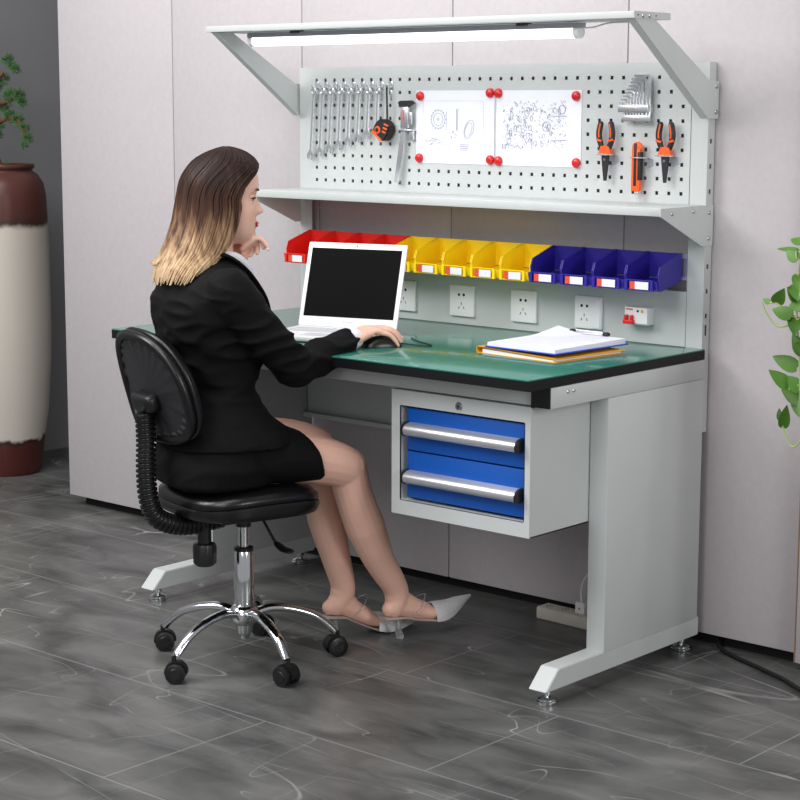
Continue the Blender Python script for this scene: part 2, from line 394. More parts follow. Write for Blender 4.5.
# overhead shelf
MB().box((-1.5123, .395, 1.667), (.0, .55, 1.684), bev=.001).build('overhead_shelf', S_, wb)
for k, x in enumerate((.0005, -1.5158)):
    MB().prism([(x, .395, 1.667), (x, .555, 1.667), (x, .555, 1.684), (x, .395, 1.684)], (.003, 0, 0)).build('shelf_end', S_, wb)
for k, x in enumerate((-.0025, -1.5005)):
    ar = MB().prism([(x, .402, 1.680), (x, .402, 1.667), (x, .748, 1.424), (x, .796, 1.424), (x, .796, 1.52), (x, .752, 1.521), (x, .482, 1.672), (x, .478, 1.68)], (.003, 0, 0))
    xi = x - .02 if k == 0 else x + .003
    ar.prism([(xi, .402, 1.6665), (xi, .748, 1.424), (xi, .7505, 1.427), (xi, .4055, 1.6665)], (.0201, 0, 0))
    ar.build('support_arm', S_, wb)
for y, z in ((.434, 1.674), (.462, 1.674)): boltx(.0036, y, z, .006)
for y, z in ((.784, 1.507), (.784, 1.441)): boltx(.0008, y, z, .0065)
for y in (.412, .49): MB().cyl((.0036, y, 1.675), (.0039, y, 1.675), .0025, 10).build('screw_hole', M['hole'], wb)

# lamp
lp = thing('tube_lamp', 'long lit white tube lamp under the overhead shelf of the workbench', 'lamp', (-.8, .47, 1.645))
MB().box((-1.40, .452, 1.650), (-.205, .488, 1.664), bev=.002).build('housing', M['fixt'], lp)
MB().tube([(-1.385, .47, 1.641), (-.222, .47, 1.641)], .0155, 20).build('lit_tube', M['tube'], lp)
for a, b in ((-1.40, -1.384), (-.223, -.207)): MB().tube([(a, .47, 1.641), (b, .47, 1.641)], .016, 20).build('end_cap', M['white'], lp)
for x in (-1.2, -.38): MB().box((x - .016, .444, 1.659), (x + .016, .47, 1.6669), bev=.001).build('clip', M['darksteel'], lp)
MB().tube(spline([(-.207, .47, 1.65), (-.17, .475, 1.652), (-.14, .50, 1.6625), (-.06, .52, 1.664)], 6), .002, 8).build('cord', M['white'], lp)

# drawer cabinet
cb = thing('drawer_cabinet', 'grey hanging cabinet with two blue drawers under the right of the bench', 'cabinet', (-.278, .3, .42))
c = MB(); x0, x1, y0, y1, z0, z1 = -.503, -.0575, .085, .66, .4185, .7415
ix0, ix1, iz0, iz1 = -.473, -.0755, .4575, .7005
c.box((x0, y0 + .003, z0), (x0 + .003, y1, z1)); c.box((x1 - .003, y0 + .003, z0), (x1, y1, z1)); c.box((x0, y0 + .003, z0), (x1, y1, z0 + .003)); c.box((x0, y1 - .003, z0), (x1, y1, z1)); c.box((x0, y0 + .003, z1 - .003), (x1, y1, z1))
for lo, hi in (((x0, iz1), (x1, z1)), ((x0, z0), (x1, iz0)), ((x0, iz0), (ix0, iz1)), ((ix1, iz0), (x1, iz1))):
    c.box((lo[0], y0, lo[1]), (hi[0], y0 + .003, hi[1])); 
c.box((ix0 - .002, y0, iz0), (ix0, y0 + .03, iz1)); c.box((ix1, y0, iz0), (ix1 + .002, y0 + .03, iz1)); c.box((ix0, y0, iz0 - .002), (ix1, y0 + .03, iz0)); c.box((ix0, y0, iz1), (ix1, y0 + .03, iz1 + .002))
c.build('body', S_, cb, smooth=False)
lk = MB().lathe([(.0001, 0), (.011, 0), (.011, .002), (.009, .004), (.0001, .004)], (-.2805, y0, .7193), 20, '-y').build('lock', M['bolt'], cb)
MB().box((-.2815, y0 - .0052, .714), (-.2795, y0 - .004, .7246)).box((-.2845, y0 - .0046, .7183), (-.2765, y0 - .004, .7203)).build('keyhole', M['hole'], lk)
for (a, b), hz in (((.5885, .6975), .645), ((.4655, .5845), .5215)):
    d = MB().box((-.456, y0 + .007, a), (-.0785, y0 + .022, b), bev=.0015).box((-.46, y0 + .022, a + .01), (-.088, y0 + .5, b - .02)).build('drawer', M['blue'], cb)
    P = []
    for (yy, zz) in ((.006, -.014), (-.012, -.017), (-.021, -.012), (-.023, -.002), (-.018, .008), (-.006, .014), (.006, .016)): P.append((-.447, y0 + yy, hz + zz))
    h = MB().prism(P, (.358, 0, 0)).build('handle', M['alu'], d, ang=50)
    for xa, xb in ((-.454, -.447), (-.089, -.082)):
        MB().prism([(xa, q[1] + (-.001 if q[1] < y0 + .004 else 0), q[2] * 1.0 + (.002 if q[2] > hz else -.002)) for q in P], (xb - xa, 0, 0)).build('end_cap', M['blackplastic'], h)

# storage bins
def bin_parts(m, t, w=.1035):
    b = MB(); T = .0022; h = w / 2
    # side outline in (y,z): back at y=0, front at y=-.125
    out = [(0, 0), (0, .066), (-.006, .0675), (-.105, .036), (-.115, .004), (-.115, -.018), (-.103, -.0265), (0, -.004)]
    out = [(0, -.066), (0, 0), (-.008, .001), (-.104, -.030), (-.112, -.050), (-.107, -.090), (-.098, -.094), (-.004, -.070)]
    for s in (-1, 1):
        x = h - T if s == 1 else -h
        b.prism([(x, y, z) for y, z in out], (T, 0, 0))
        rim = [(0, .0), (-.008, .001), (-.104, -.030), (-.112, -.052)]
        b.tube([(s * (h - .0015), y, z) for y, z in rim], .0017, 6)
    b.box((-h, -.003, -.066), (h, 0, .001))
    b.prism([(-h, -.003, -.071), (-h, -.100, -.094), (-h, -.100, -.0915), (-h, -.003, -.0685)], (w, 0, 0))
    b.prism([(-h, -.100, -.094), (-h, -.1165, -.089), (-h, -.122, -.066), (-h, -.1195, -.066), (-h, -.1145, -.087), (-h, -.100, -.0915)], (w, 0, 0))
    b.box((-h + .008, -.1265, -.092), (-h + .016, -.12, -.064)); b.box((h - .016, -.1265, -.092), (h - .008, -.12, -.064))
    b.tube([(-h + .012, -.1235, -.065), (h - .012, -.1235, -.065)], .0018, 6); b.tube([(-h + .012, -.122, -.091), (h - .012, -.122, -.091)], .0018, 6)
    b.build('shell', m, t, world=False)
    MB().box((-.012, -.1262, -.0885), (.030, -.1250, -.0685)).build('label_card', M['tagwhite'], t, world=False)
    MB().box((-.028, -.1262, -.0885), (-.0121, -.1250, -.0685)).build('label_tab', M['tagred'], t, world=False)
names = {'red': ['leftmost red plastic bin on the rail, standing clear of the laptop', 'second red bin from the left, behind the laptop screen', 'third red bin from the left, behind the laptop screen', 'fourth red bin, next to the first yellow bin'],
         'yellow': ['leftmost yellow bin, partly behind the laptop corner', 'second yellow bin from the left on the rail', 'middle one of the five yellow bins', 'fourth yellow bin from the left on the rail', 'rightmost yellow bin, touching the first blue bin'],
         'navy': ['leftmost dark blue bin, beside the last yellow bin', 'second dark blue bin, above the right hand wall socket', 'third dark blue bin from the left', 'rightmost dark blue bin at the end of the rail']}
k = 0
for colr, lab in names.items():
    proto = None
    for i, l in enumerate(lab):
        loc = (-1.3885 + .1051 * k, D - .0035, 1.0695); k += 1
        word = {'red': 'red', 'yellow': 'yellow', 'navy': 'dark blue'}[colr]
        if proto is None:
            proto = thing('storage_bin', l, 'storage bin', loc, group=word + ' storage bins on the rail'); bin_parts(M[colr], proto)
        else: dup(proto, loc, label=l)

# sockets
def socket(x, lab, sw=False):
    t = thing('wall_socket', lab, 'socket', (x, D - .001, .8915), group='white sockets on the back panel')
    MB().box((-.0455, -.010, -.0455), (.0455, 0, .0455), bev=.003).build('plate', M['white'], t, world=False)
    ox = -.012 if sw else 0
    q = MB()
    for s in (-1, 1): q.cyl((ox + s * .009, -.0105, .018), (ox + s * .009, -.0098, .018), .0042, 12)
    q.box((ox - .001, -.0105, -.012), (ox + .001, -.0098, -.004))
    for s in (-1, 1): q.box((ox + s * .009 - .001, -.0105, -.024), (ox + s * .009 + .001, -.0098, -.016), rot=Matrix.Rotation(s * -.5, 3, 'Y'))
    q.build('pin_holes', M['hole'], t, world=False)
    if sw: MB().box((.016, -.0125, -.042), (.042, -.0095, .042), bev=.001).build('rocker_switch', M['white'], t, world=False)
socket(-1.050, 'white wall socket partly hidden by the laptop screen edge'); socket(-.8245, 'white wall socket below the middle yellow bins')
socket(-.5975, 'white wall socket behind the raised corner of the papers'); socket(-.3725, 'white socket with a switch strip, behind the paper clip', True)
br = thing('circuit_breaker', 'small white circuit breaker with red toggle on the back panel', 'breaker', (-.195, D - .001, .8975))
MB().box((-.041, -.03, -.024), (.034, 0, .0225), bev=.001).box((-.012, -.034, -.020), (.034, -.03, .0225)).build('body', M['white'], br, world=False)
MB().box((-.037, -.047, -.022), (-.006, -.032, -.011), bev=.002).box((-.035, -.044, -.012), (-.028, -.030, .002), bev=.001).box((-.016, -.044, -.012), (-.009, -.030, .002), bev=.001).build('toggle', M['redsw'], br, world=False)
MB().cyl((.004, -.0355, .0135), (.004, -.034, .0135), .0032, 12).build('test_button', M['hole'], br, world=False)
MB().cyl((.018, -.0355, .0135), (.018, -.034, .0135), .0042, 12).build('amber_button', M['amber'], br, world=False)
MB().box((-.037, -.0306, .015), (-.008, -.0299, .0185)).build('red_print', M['redsw'], br, world=False)

# ------------------------------------------------------------------ pegboard tools
Y0 = D - .001
def hook_parts(t):
    q = MB(); q.box((-.008, -.003, -.014), (.008, 0, .012), bev=.002); q.tube(spline([(0, -.003, -.004), (0, -.012, -.007), (0, -.022, -.006), (0, -.026, .002)], 5), .0028, 8)
    q.box((-.004, -.002, -.045), (.004, 0, -.012), bev=.001)
    q.build('bracket', M['toolsteel'], t, world=False)
hk = thing('peg_hook', 'leftmost chrome peg hook, carrying the longest wrench', 'hook', (-1.412, Y0, 1.514), group='chrome hooks in the top left row'); hook_parts(hk)
ordn = ['', 'second', 'third', 'fourth', 'fifth', 'sixth', 'seventh', 'eighth']
for i in range(1, 9):
    dup(hk, (-1.412 + .038 * i, Y0, 1.514), label=(ordn[i] + ' chrome peg hook from the left, holding a wrench') if i < 8 else 'rightmost hook of the top left row, holding the tape measure')
for i in range(8):
    L = .205 - .0112 * i; x = -1.413 + .038 * i
    lab = ['longest chrome combination wrench at the far left of the row', 'second longest wrench, next to the leftmost one', 'third wrench from the left', 'fourth wrench from the left', 'fifth wrench from the left', 'sixth wrench from the left', 'short wrench left of the tape measure', 'shortest wrench, half hidden behind the tape measure'][i]
    z = 1.4975; th = radians(4.5 - .2 * i); sc_ = .8 + .2 * (7 - i) / 7
    q = MB(); R = Matrix.Rotation(th, 3, 'Y')
    def rp(x_, y_, z_): p = R @ Vector((x_, y_, z_)); return p
    # ring end
    ring = [rp(.0085 * sc_ * cos(a), 0, .0085 * sc_ * sin(a)) for a in [2 * pi * j / 20 for j in range(20)]]
    q.tube(ring, [(.0038, .0045)] * 20, 8, closed=True, flat=(0, 1, 0))
    L2 = L - .012
    q.tube([rp(0, 0, -.009 * sc_), rp(0, 0, -.02), rp(0, 0, -L2 + .02), rp(0, 0, -L2 + .006)], [(.0034, .0062), (.0032, .0052), (.0032, .0052), (.0034, .008)], 10, flat=(0, 1, 0))
    w_ = .0128 * sc_
    for s in (1,):
        poly = [(-w_ * .5, .010), (w_ * .5, .010), (w_, 0), (w_ * .95, -.012), (w_ * .5, -.018), (w_ * .42, -.004), (0, .001), (-w_ * .42, -.004), (-w_ * .6, -.016), (-w_, -.010), (-w_, 0)]
        q.prism([rp(a, -.003, b - L2) for a, b in poly], (0, .006, 0))
    o = q.build('wrench', M['toolsteel']); o.location = (x, Y0 - .0155, z); tag(o, lab, 'wrench', 'chrome wrenches hanging on the pegboard')
# tape measure
tp = thing('tape_measure', 'black and orange tape measure hanging from a strap on the pegboard', 'tape measure', (-1.121, Y0 - .02, 1.385))
Rt = Matrix.Rotation(radians(35), 3, 'Y')
pl = [(-.026, -.020), (-.028, .008), (-.018, .026), (.006, .032), (.026, .024), (.033, .004), (.030, -.022), (.012, -.027)]
q = MB().prism([Rt @ Vector((a, -.017, b)) for a, b in pl], (0, .034, 0)); bmesh.ops.bevel(q.bm, geom=list(q.bm.edges), offset=.004, segments=2, affect='EDGES'); q.build('case', M['blackrub'], tp, world=False)
q = MB()
for k in range(3):
    q.box((.010, -.0183, .017 - .0115 * k), (.029 - .002 * k, -.0165, .0225 - .0115 * k), bev=.0008, rot=Matrix.Rotation(radians(18), 3, 'Y'), piv=(0, 0, 0))
q.box((-.026, -.0178, -.0285), (.022, .0178, -.020), bev=.003, rot=Rt, piv=(0, 0, 0))
q.build('grip', M['orange'], tp, world=False)
bg_ = MB().lathe([(.0001, .0195), (.009, .0195), (.0115, .0175), (.0115, .016), (.0001, .016)], (-.010, 0, -.002), 20, '-y').build('badge', M['orange'], tp, world=False)
MB().lathe([(.0001, .0203), (.0062, .0203), (.0068, .019), (.0001, .019)], (-.010, 0, -.002), 20, '-y').build('badge_disc', M['blackrub'], bg_, world=False)
MB().tube([(.014, 0, .025), (.015, -.002, .06), (.015, -.004, .13)], [(.0015, .004)] * 3, 8, flat=(0, 1, 0)).build('strap', M['darksteel'], tp, world=False)
# caliper
cl = thing('caliper', 'steel caliper with long beam hanging beside the left drawing', 'caliper', (-1.041, Y0 - .018, 1.455))
Rc = Matrix.Rotation(radians(9.5), 3, 'Y')
MB().box((-.001, -.002, -.228), (.017, .002, .0), bev=.0008, rot=Rc, piv=(0, 0, 0)).build('beam', M['toolsteel'], cl, world=False)
MB().prism([(-.024, -.003, .010), (-.014, -.003, .014), (.030, -.003, .015), (.042, -.003, .008), (.030, -.003, .002), (.020, -.003, -.004), (-.008, -.003, -.004), (-.02, -.003, .002)], (0, .006, 0)).build('jaw', M['darksteel'], cl, world=False)
MB().box((-.012, -.0055, -.066), (.018, .0045, -.004), bev=.002).box((.020, -.003, -.055), (.029, .003, -.02), bev=.001).build('slider', M['toolsteel'], cl, world=False)
MB().box((-.002, -.006, -.045), (.003, -.005, -.014)).build('scale_mark', M['tagred'], cl, world=False)
MB().box((-.015, -.008, -.074), (.034, .018, -.070), bev=.001).box((.014, .004, -.10), (.03, .0175, -.074), bev=.001).build('holder', M['toolsteel'], cl, world=False)

# drawings and magnets
def circ(q, cx, cz, r, rx=1, w=.0004, n=40, th=0):
    pts = []
    for j in range(n):
        a = 2 * pi * j / n; x, z = r * rx * cos(a), r * sin(a); pts.append((cx + x * cos(th) - z * sin(th), -.0013, cz + x * sin(th) + z * cos(th)))
    q.tube(pts, w, 4, closed=True)
def line(q, a, b, w=.00035): q.tube([(a[0], -.0013, a[1]), (b[0], -.0013, b[1])], w, 4)
def sheet(x0, x1, lab, lines, nz=.2105):
    t = thing('drawing_sheet', lab, 'paper', ((x0 + x1) / 2, Y0 - .001, 1.3935), group='technical drawings on the pegboard')
    w = (x1 - x0) / 2; q = MB(); bm = q.bm; n = 12; vs = [[bm.verts.new((-w + 2 * w * i / n, -.0006 - .0022 * max(0, sin(pi * i / n)) * (0) - (.002 * (1 - i / 2) if i < 2 and 3 < j < 9 else 0), -nz / 2 + nz * j / n)) for j in range(n + 1)] for i in range(n + 1)]
    for i in range(n):
        for j in range(n): bm.faces.new((vs[i][j], vs[i + 1][j], vs[i + 1][j + 1], vs[i][j + 1]))
    r = bmesh.ops.extrude_face_region(bm, geom=list(bm.faces))
    for v in r['geom']:
        if isinstance(v, bmesh.types.BMVert): v.co.y += .0004
    q.build('paper_sheet', M['paper'], t, world=False)
    q = MB(); lines(q); q.build('line_work', M['ink'], t, world=False, smooth=False)
def lines1(q):
    for a, b in (((-.12, .075), (.105, .075)), ((-.12, -.073), (.112, -.073)), ((.105, .075), (.112, -.073)), ((-.12, .075), (-.12, -.073))): line(q, a, b, .0002)
    circ(q, -.062, .022, .026); circ(q, -.062, .022, .018); circ(q, -.062, .022, .003)
    for j in range(16):
        a = 2 * pi * j / 16; line(q, (-.062 + .026 * cos(a), .022 + .026 * sin(a)), (-.062 + .030 * cos(a), .022 + .030 * sin(a)), .0006)
    circ(q, .054, -.006, .028, .58, th=-.4); circ(q, .052, -.007, .021, .55, th=-.4)
    line(q, (.008, .05), (.008, -.01), .0006); line(q, (.012, .05), (.012, -.01)); line(q, (0, .052), (.02, .052)); line(q, (-.03, .045), (-.03, -.01), .0003)
    random.seed(3)
    for j in range(50):
        x, z = random.uniform(-.115, -.03), random.uniform(-.055, -.032); line(q, (x, z), (x + random.uniform(.002, .009), z + random.choice((0, 0, .004))), .0003)
    for j in range(16):
        x, z = random.uniform(-.02, .005), random.uniform(-.03, -.012); line(q, (x, z), (x + random.uniform(-.005, .005), z + random.uniform(-.005, .005)), .0004)
    for j in range(4): line(q, (.02, -.050 - .005 * j), (.02 + .035 - .002 * j, -.050 - .005 * j), .0006)
def lines2(q):
    random.seed(5)
    for j in range(330):
        x, z = random.uniform(-.125, .098), random.uniform(-.058, .075); a = random.uniform(0, pi); l = random.uniform(.002, .008)
        line(q, (x, z), (x + l * cos(a), z + l * sin(a)), .0004)
    for j in range(45): circ(q, random.uniform(-.115, .09), random.uniform(-.05, .066), random.uniform(.002, .009), random.uniform(.5, 1), n=16, w=.0004)
    circ(q, .083, .052, .012, .9, .0007); line(q, (.045, .034), (.098, .034), .0008); line(q, (.045, -.034), (.098, -.032), .0008); circ(q, .03, .005, .014); line(q, (-.02, -.03), (-.02, -.06), .0006)
    for j in range(3): line(q, (-.125 + .006 * j, -.045), (-.125 + .006 * j, -.06), .0006)
    line(q, (-.095, -.05), (-.06, -.05), .0005)
sheet(-1.0085, -.7155, 'left white sheet with a line drawing of a toothed ring', lines1)
sheet(-.7085, -.412, 'right white sheet crowded with small line drawings', lines2)
mg = None
for (x, z), lab in zip(((-.9919, 1.4827), (-.7305, 1.491), (-.7005, 1.4905), (-.4293, 1.4823), (-.9946, 1.3023), (-.7275, 1.3023), (-.6978, 1.3001), (-.4253, 1.3006)),
    ('red magnet on the top left corner of the left drawing', 'red magnet on the top right corner of the left drawing', 'red magnet on the top left corner of the right drawing', 'red magnet on the top right corner of the right drawing',
     'red magnet on the bottom left corner of the left drawing', 'red magnet on the bottom right corner of the left drawing', 'red magnet on the bottom left corner of the right drawing', 'red magnet on the bottom right corner of the right drawing')):
    if mg is None:
        mg = MB().lathe([(.0001, .0105), (.007, .0102), (.0115, .008), (.0135, .004), (.0138, 0), (.0001, 0)], (0, 0, 0), 24, '-y').build('magnet', M['magnet']); o = mg
    else: o = mg.copy(); COL.objects.link(o)
    o.location = (x, Y0 - .0026, z); tag(o, lab, 'magnet', 'round red magnets holding the drawings')

# hex keys
hx = thing('hex_key_set', 'set of chrome hex keys in a holder at the top right of the pegboard', 'hex keys', (-.222, Y0, 1.445))
MB().box((-.052, -.030, -.006), (.044, -.001, .014), bev=.002).box((-.040, -.026, -.030), (.048, -.022, -.014), bev=.001).box((-.03, -.004, -.03), (.04, 0, .05), bev=.001).build('holder', M['toolsteel'], hx, world=False)
for i in range(9):
    x = -.040 + .0095 * i + (.004 if i > 6 else 0); top_ = .020 + .009 * i; r = .0016 + .00042 * i; arm = .010 + .0045 * i
    if i > 6: arm = .050
    pts = [(x, -.016, -.026), (x, -.016, top_ - .01)] + [(x - .009 + .009 * cos(a), -.016, top_ - .01 + .009 * sin(a)) for a in (.4, .8, 1.2, 1.57)] + [(x - .009 - arm * .75, -.016, top_ - .001)]
    MB().tube(pts, r, 6).build('hex_key', M['toolsteel'], hx, world=False, ang=20)

# pliers
def pliers(x, lab, rz):
    t = thing('needle_nose_pliers', lab, 'pliers', (x, Y0 - .02, 1.335), group='orange and black pliers on the pegboard')
    for s in (-1, 1):
        pts = spline([(s * .006, 0, .002), (s * .015, 0, .022), (s * .019, 0, .045), (s * .016, 0, .066), (s * .013, 0, .078)], 5)
        n_ = len(pts); hd = MB().tube(pts, [(.006, .0062 + .002 * sin(pi * i / n_)) if i < n_ - 2 else (.0045, .0045) for i in range(n_)], 12, flat=(0, 1, 0)).build('handle', M['blackrub'], t, world=False)
        q = MB(); q.tube([p + Vector((s * -.002, -.0052, 0)) for p in pts[8:-3]], [(.0016, .0022)] * len(pts[8:-3]), 6, flat=(0, 1, 0))
        q.tube([(s * .010, -.001, .026), (s * .024, -.001, .031)], [(.0068, .004)] * 2, 8, flat=(0, 1, 0)); q.build('grip_stripe', M['orange'], hd, world=False)
    MB().prism([(-.017, -.007, -.006), (.019, -.007, -.008), (.013, -.007, .012), (.002, -.007, .016), (-.010, -.007, .013)], (0, .014, 0)).build('shoulder', M['orange'], t, world=False)
    jw = MB()
    jw.prism([(-.009, -.004, -.008), (.010, -.004, -.008), (.009, -.004, -.026), (.003, -.004, -.078), (-.002, -.004, -.078), (-.008, -.004, -.026)], (0, .008, 0)); jw.build('jaws', M['darksteel'], t, world=False)
    MB().cyl((0, -.0055, -.022), (0, -.003, -.022), .0035, 12).build('pivot', M['bolt'], t, world=False)
    return t
for x in (-.3175, -.126):
    pp_ = pliers(x, 'needle nose pliers at the left, below the pegboard centre' if x < -.2 else 'needle nose pliers at the right, nearest the support post', 0)
    pp_.scale = (1.14, 1, 1.02)
bpy.data.objects['needle_nose_pliers']['label'] = 'left pair of needle nose pliers, beside the utility knife'
bpy.data.objects['needle_nose_pliers.001']['label'] = 'right pair of needle nose pliers, nearest the support post'
def ring_holder(x, z, lab):
    t = thing('tool_holder', lab, 'holder', (x, Y0, z), group='chrome ring holders on the pegboard')
    q = MB(); pts = [(.026 * cos(a), -.020 + .017 * sin(a), 0) for a in [2 * pi * j / 24 for j in range(24)]]
    q.tube(pts, .0016, 8, closed=True); q.build('ring', M['toolsteel'], t, world=False)
    MB().prism([(.014, -.002, -.030), (.032, -.002, -.020), (.030, -.002, -.004), (.014, -.002, 0)], (0, .002, 0)).build('bracket_plate', M['fixt'], t, world=False)
ring_holder(-.3195, 1.326, 'wire ring holder around the left pliers'); ring_holder(-.128, 1.326, 'wire ring holder around the right pliers'); ring_holder(-.208, 1.320, 'wire ring holder around the orange utility knife')
kn = thing('utility_knife', 'orange and black utility knife between the two pliers', 'knife', (-.2125, Y0 - .02, 1.29))
MB().box((-.017, -.006, -.060), (.010, .006, .055), bev=.003).ell((-.001, 0, .058), (.017, .006, .014)).build('body', M['orange'], kn, world=False)
MB().box((-.008, -.008, -.045), (.000, .008, .068), bev=.001).box((.004, -.007, -.030), (.013, .007, .045), bev=.001).build('grip', M['blackrub'], kn, world=False)
MB().box((-.004, -.002, -.078), (.004, .002, -.058), bev=.0006).build('blade', M['toolsteel'], kn, world=False)

# ------------------------------------------------------------------ on the table: laptop, mouse, clipboard
LA = radians(16.3)
lt = thing('laptop', 'open white laptop with dark screen on the green bench top', 'laptop', (-1.072, .325, H), LA)
Ll = .309; LD = .232
bs = MB().box((0, -LD, .003), (Ll, .004, .0165), bev=.004).build('base', M['lapwhite'], lt, world=False)
q = MB()
for r in range(5):
    for c_ in range(14):
        x = .022 + c_ * .0197; y = -.030 - r * .0195
        if r == 4 and 3 < c_ < 9: continue
        q.box((x, y - .016, .0162), (x + .0165, y, .0178))
q.box((.022 + 4 * .0197, -.030 - 4 * .0195 - .016, .0162), (.022 + 9 * .0197 - .003, -.030 - 4 * .0195, .0178))
q.build('keyboard', M['key'], bs, world=False)
MB().box((.11, -.205, .0162), (.21, -.145, .0168), bev=.0002).build('touchpad', M['key'], bs, world=False)
Rl = Matrix.Rotation(radians(-17.5), 3, 'X')
lid = MB().box((0, -.003, 0), (Ll, .004, .243), bev=.0032, rot=Rl, piv=(0, 0, 0)); 
for v in lid.bm.verts: v.co += Vector((0, .002, .0165))
lid = lid.build('lid', M['lapwhite'], lt, world=False)
def onlid(mb):
    for v in mb.bm.verts: v.co = Rl @ v.co + Vector((0, .002, .0165))
    return mb
onlid(MB().box((.0135, -.0036, .028), (Ll - .0135, -.0029, .226))).build('screen', M['screen'], lid, world=False)
onlid(MB().cyl((Ll / 2, -.0037, .2345), (Ll / 2, -.0029, .2345), .0022, 12)).build('webcam', M['hole'], lid, world=False)
q = MB()
for i, ww in enumerate((.0022, .0028, .0015, .0028, .0022, .003, .002, .0026, .0018)): q.box((Ll / 2 - .016 + i * .0036, -.0033, .0135), (Ll / 2 - .016 + i * .0036 + ww * .8, -.0029, .017))
onlid(q).build('logo_print', M['fixt'], lid, world=False)
q = MB()
for x, y in ((.02, -.015), (Ll - .02, -.015), (.02, -.21), (Ll - .02, -.21)): q.cyl((x, y, 0), (x, y, .0035), .007, 12)
q.build('rubber_feet', M['blackrub'], bs, world=False)

MSP = Vector((-.660, .222, H)); MA = radians(58)
ms = thing('computer_mouse', 'black wired computer mouse under the right hand', 'mouse', MSP, MA)
rings = []
for i in range(15):
    t = i / 14; x = -.056 + .112 * t; wd = .031 * (1 - abs(2 * t - 1) ** 3.2) ** .5 * (1 - .12 * t) + .0005; hh = .001 + .029 * sin(pi * min(1, t * .92 + .06)) ** .75
    rings.append([(x, wd * cos(a), .001 + max(0, hh * sin(a)) if sin(a) > 0 else .001) for a in [2 * pi * (j + .5) / 20 for j in range(20)]])
MB().loft(rings).build('shell', M['leather'], ms, world=False)
MB().cyl((.03, -.003, .022), (.03, .003, .022), .006, 14).build('scroll_wheel', M['blackrub'], ms, world=False)
MB().tube(spline([(.054, 0, .008), (.085, -.012, .004), (.115, -.035, .003), (.132, -.02, .0025), (.126, .03, .0025), (.122, .08, .0025), (.128, .15, .0025)], 8), .0018, 8).build('cord', M['cable'], ms, world=False)

cbp = thing('clipboard', 'blue clipboard holding a thick pile of printed white sheets', 'clipboard', (-.135, .285, H + .0185), radians(-3))
R12 = None
MB().box((-.238, 0, 0), (0, .302, .003), bev=.0012).build('board', M['board'], cbp, world=False)
q = MB(); bm = q.bm; n = 10
def pz(u, v): return .0125 + .004 * v + .018 * max(0, u - .6) * max(0, v - .65) * 6
vs = [[bm.verts.new((-.006 - .226 * i / n, .006 + .288 * j / n, pz(i / n, j / n))) for j in range(n + 1)] for i in range(n + 1)]
for i in range(n):
    for j in range(n): bm.faces.new((vs[i][j], vs[i + 1][j], vs[i + 1][j + 1], vs[i][j + 1]))
r = bmesh.ops.extrude_face_region(bm, geom=list(bm.faces))
for v in [g_ for g_ in r['geom'] if isinstance(g_, bmesh.types.BMVert)]: v.co.z = .0032
st = q.build('paper_pile', M['paper'], cbp, world=False)
q = MB()
for k in range(22):
    y = .025 + .0115 * k; q.box((-.215, y, pz(.5, (y - .006) / .298) + .0002), (-.02 - (k * 37 % 5) * .012, y + .0012, pz(.5, (y - .006) / .298) + .0006))
q.build('printed_lines', M['key'], st, world=False)
q = MB().box((-.175, .282, .0168), (-.075, .302, .0215), bev=.002).tube([(-.17, .295, .024), (-.08, .295, .024)], .004, 10).build('clip', M['alu'], cbp, world=False)
for x in (-.182, -.068): MB().ell((x, .293, .0215), (.011, .009, .006)).build('clip_pad', M['blackrub'], q, world=False)
fd = thing('document_folder', 'orange yellow folder lying open under the blue clipboard', 'folder', (-.130, .279, H), radians(-5))
MB().box((-.272, 0, .0), (0, .272, .0015), bev=.0006).build('back_cover', M['folder'], fd, world=False)
fr = MB().prism([(-.270, 0, .0165), (-.272, 0, .018), (0, 0, .0095), (0, 0, .008)], (0, .272, 0)).build('front_cover', M['folder'], fd, world=False)
MB().tube([(-.270, 0.001, .001), (-.2745, .001, .009), (-.271, 0.001, .0172)], .0012, 8).prism([(-.2705, 0, .0005), (-.2755, 0, .009), (-.2715, 0, .0175), (-.270, 0, .0172), (-.2735, 0, .009), (-.269, 0, .001)], (0, .272, 0)).build('spine', M['folder'], fd, world=False)
MB().prism([(-.255, .004, .0016), (-.255, .004, .012), (-.01, .004, .0065), (-.01, .004, .0016)], (0, .262, 0)).build('loose_papers', M['paper'], fd, world=False)

# ------------------------------------------------------------------ floor items
sp = thing('power_strip', 'cream power strip on the floor behind the right leg', 'power strip', (-.4, .745, 0), radians(-2))
MB().box((-.11, -.028, 0), (.25, .028, .037), bev=.006).build('body', M['cream'], sp, world=False)
q = MB()
for k in range(6):
    x = -.08 + .055 * k
    for s in (-1, 1): q.box((x + s * .006 - .001, -.008, .0368), (x + s * .006 + .001, .002, .0374))
    q.box((x - .006, .006, .0368), (x - .004, .012, .0374)); q.box((x + .004, .006, .0368), (x + .006, .012, .0374)); q.box((x - .001, -.016, .0368), (x + .001, -.011, .0374))
q.build('outlet_slots', M['hole'], sp, world=False)
pg = thing('power_plug', 'grey white plug with cable standing in the power strip', 'plug', (-.365, .742, .0372))
MB().box((-.016, -.012, 0), (.016, .012, .034), bev=.004).build('plug_body', M['white'], pg, world=False)
MB().tube(spline([(0, 0, .032), (-.004, .002, .07), (.012, .004, .11), (.05, .006, .15), (.12, .006, .20), (.25, 0, .32)], 6), .003, 8).build('cable', M['white'], pg, world=False)
MB().cyl((0, -.0125, .016), (0, -.0118, .016), .003, 10).build('indicator', M['redsw'], pg, world=False)
fc = MB().tube(spline([(-.2, .875, .05), (.0, .872, .03), (.05, .80, .012), (.12, .76, .007), (.234, .71, .007), (.32, .67, .007), (.45, .60, .007), (.7, .55, .007)], 8), .006, 10).build('floor_cable', M['cable'])
tag(fc, 'black cable running out under the partition at the right', 'cable')

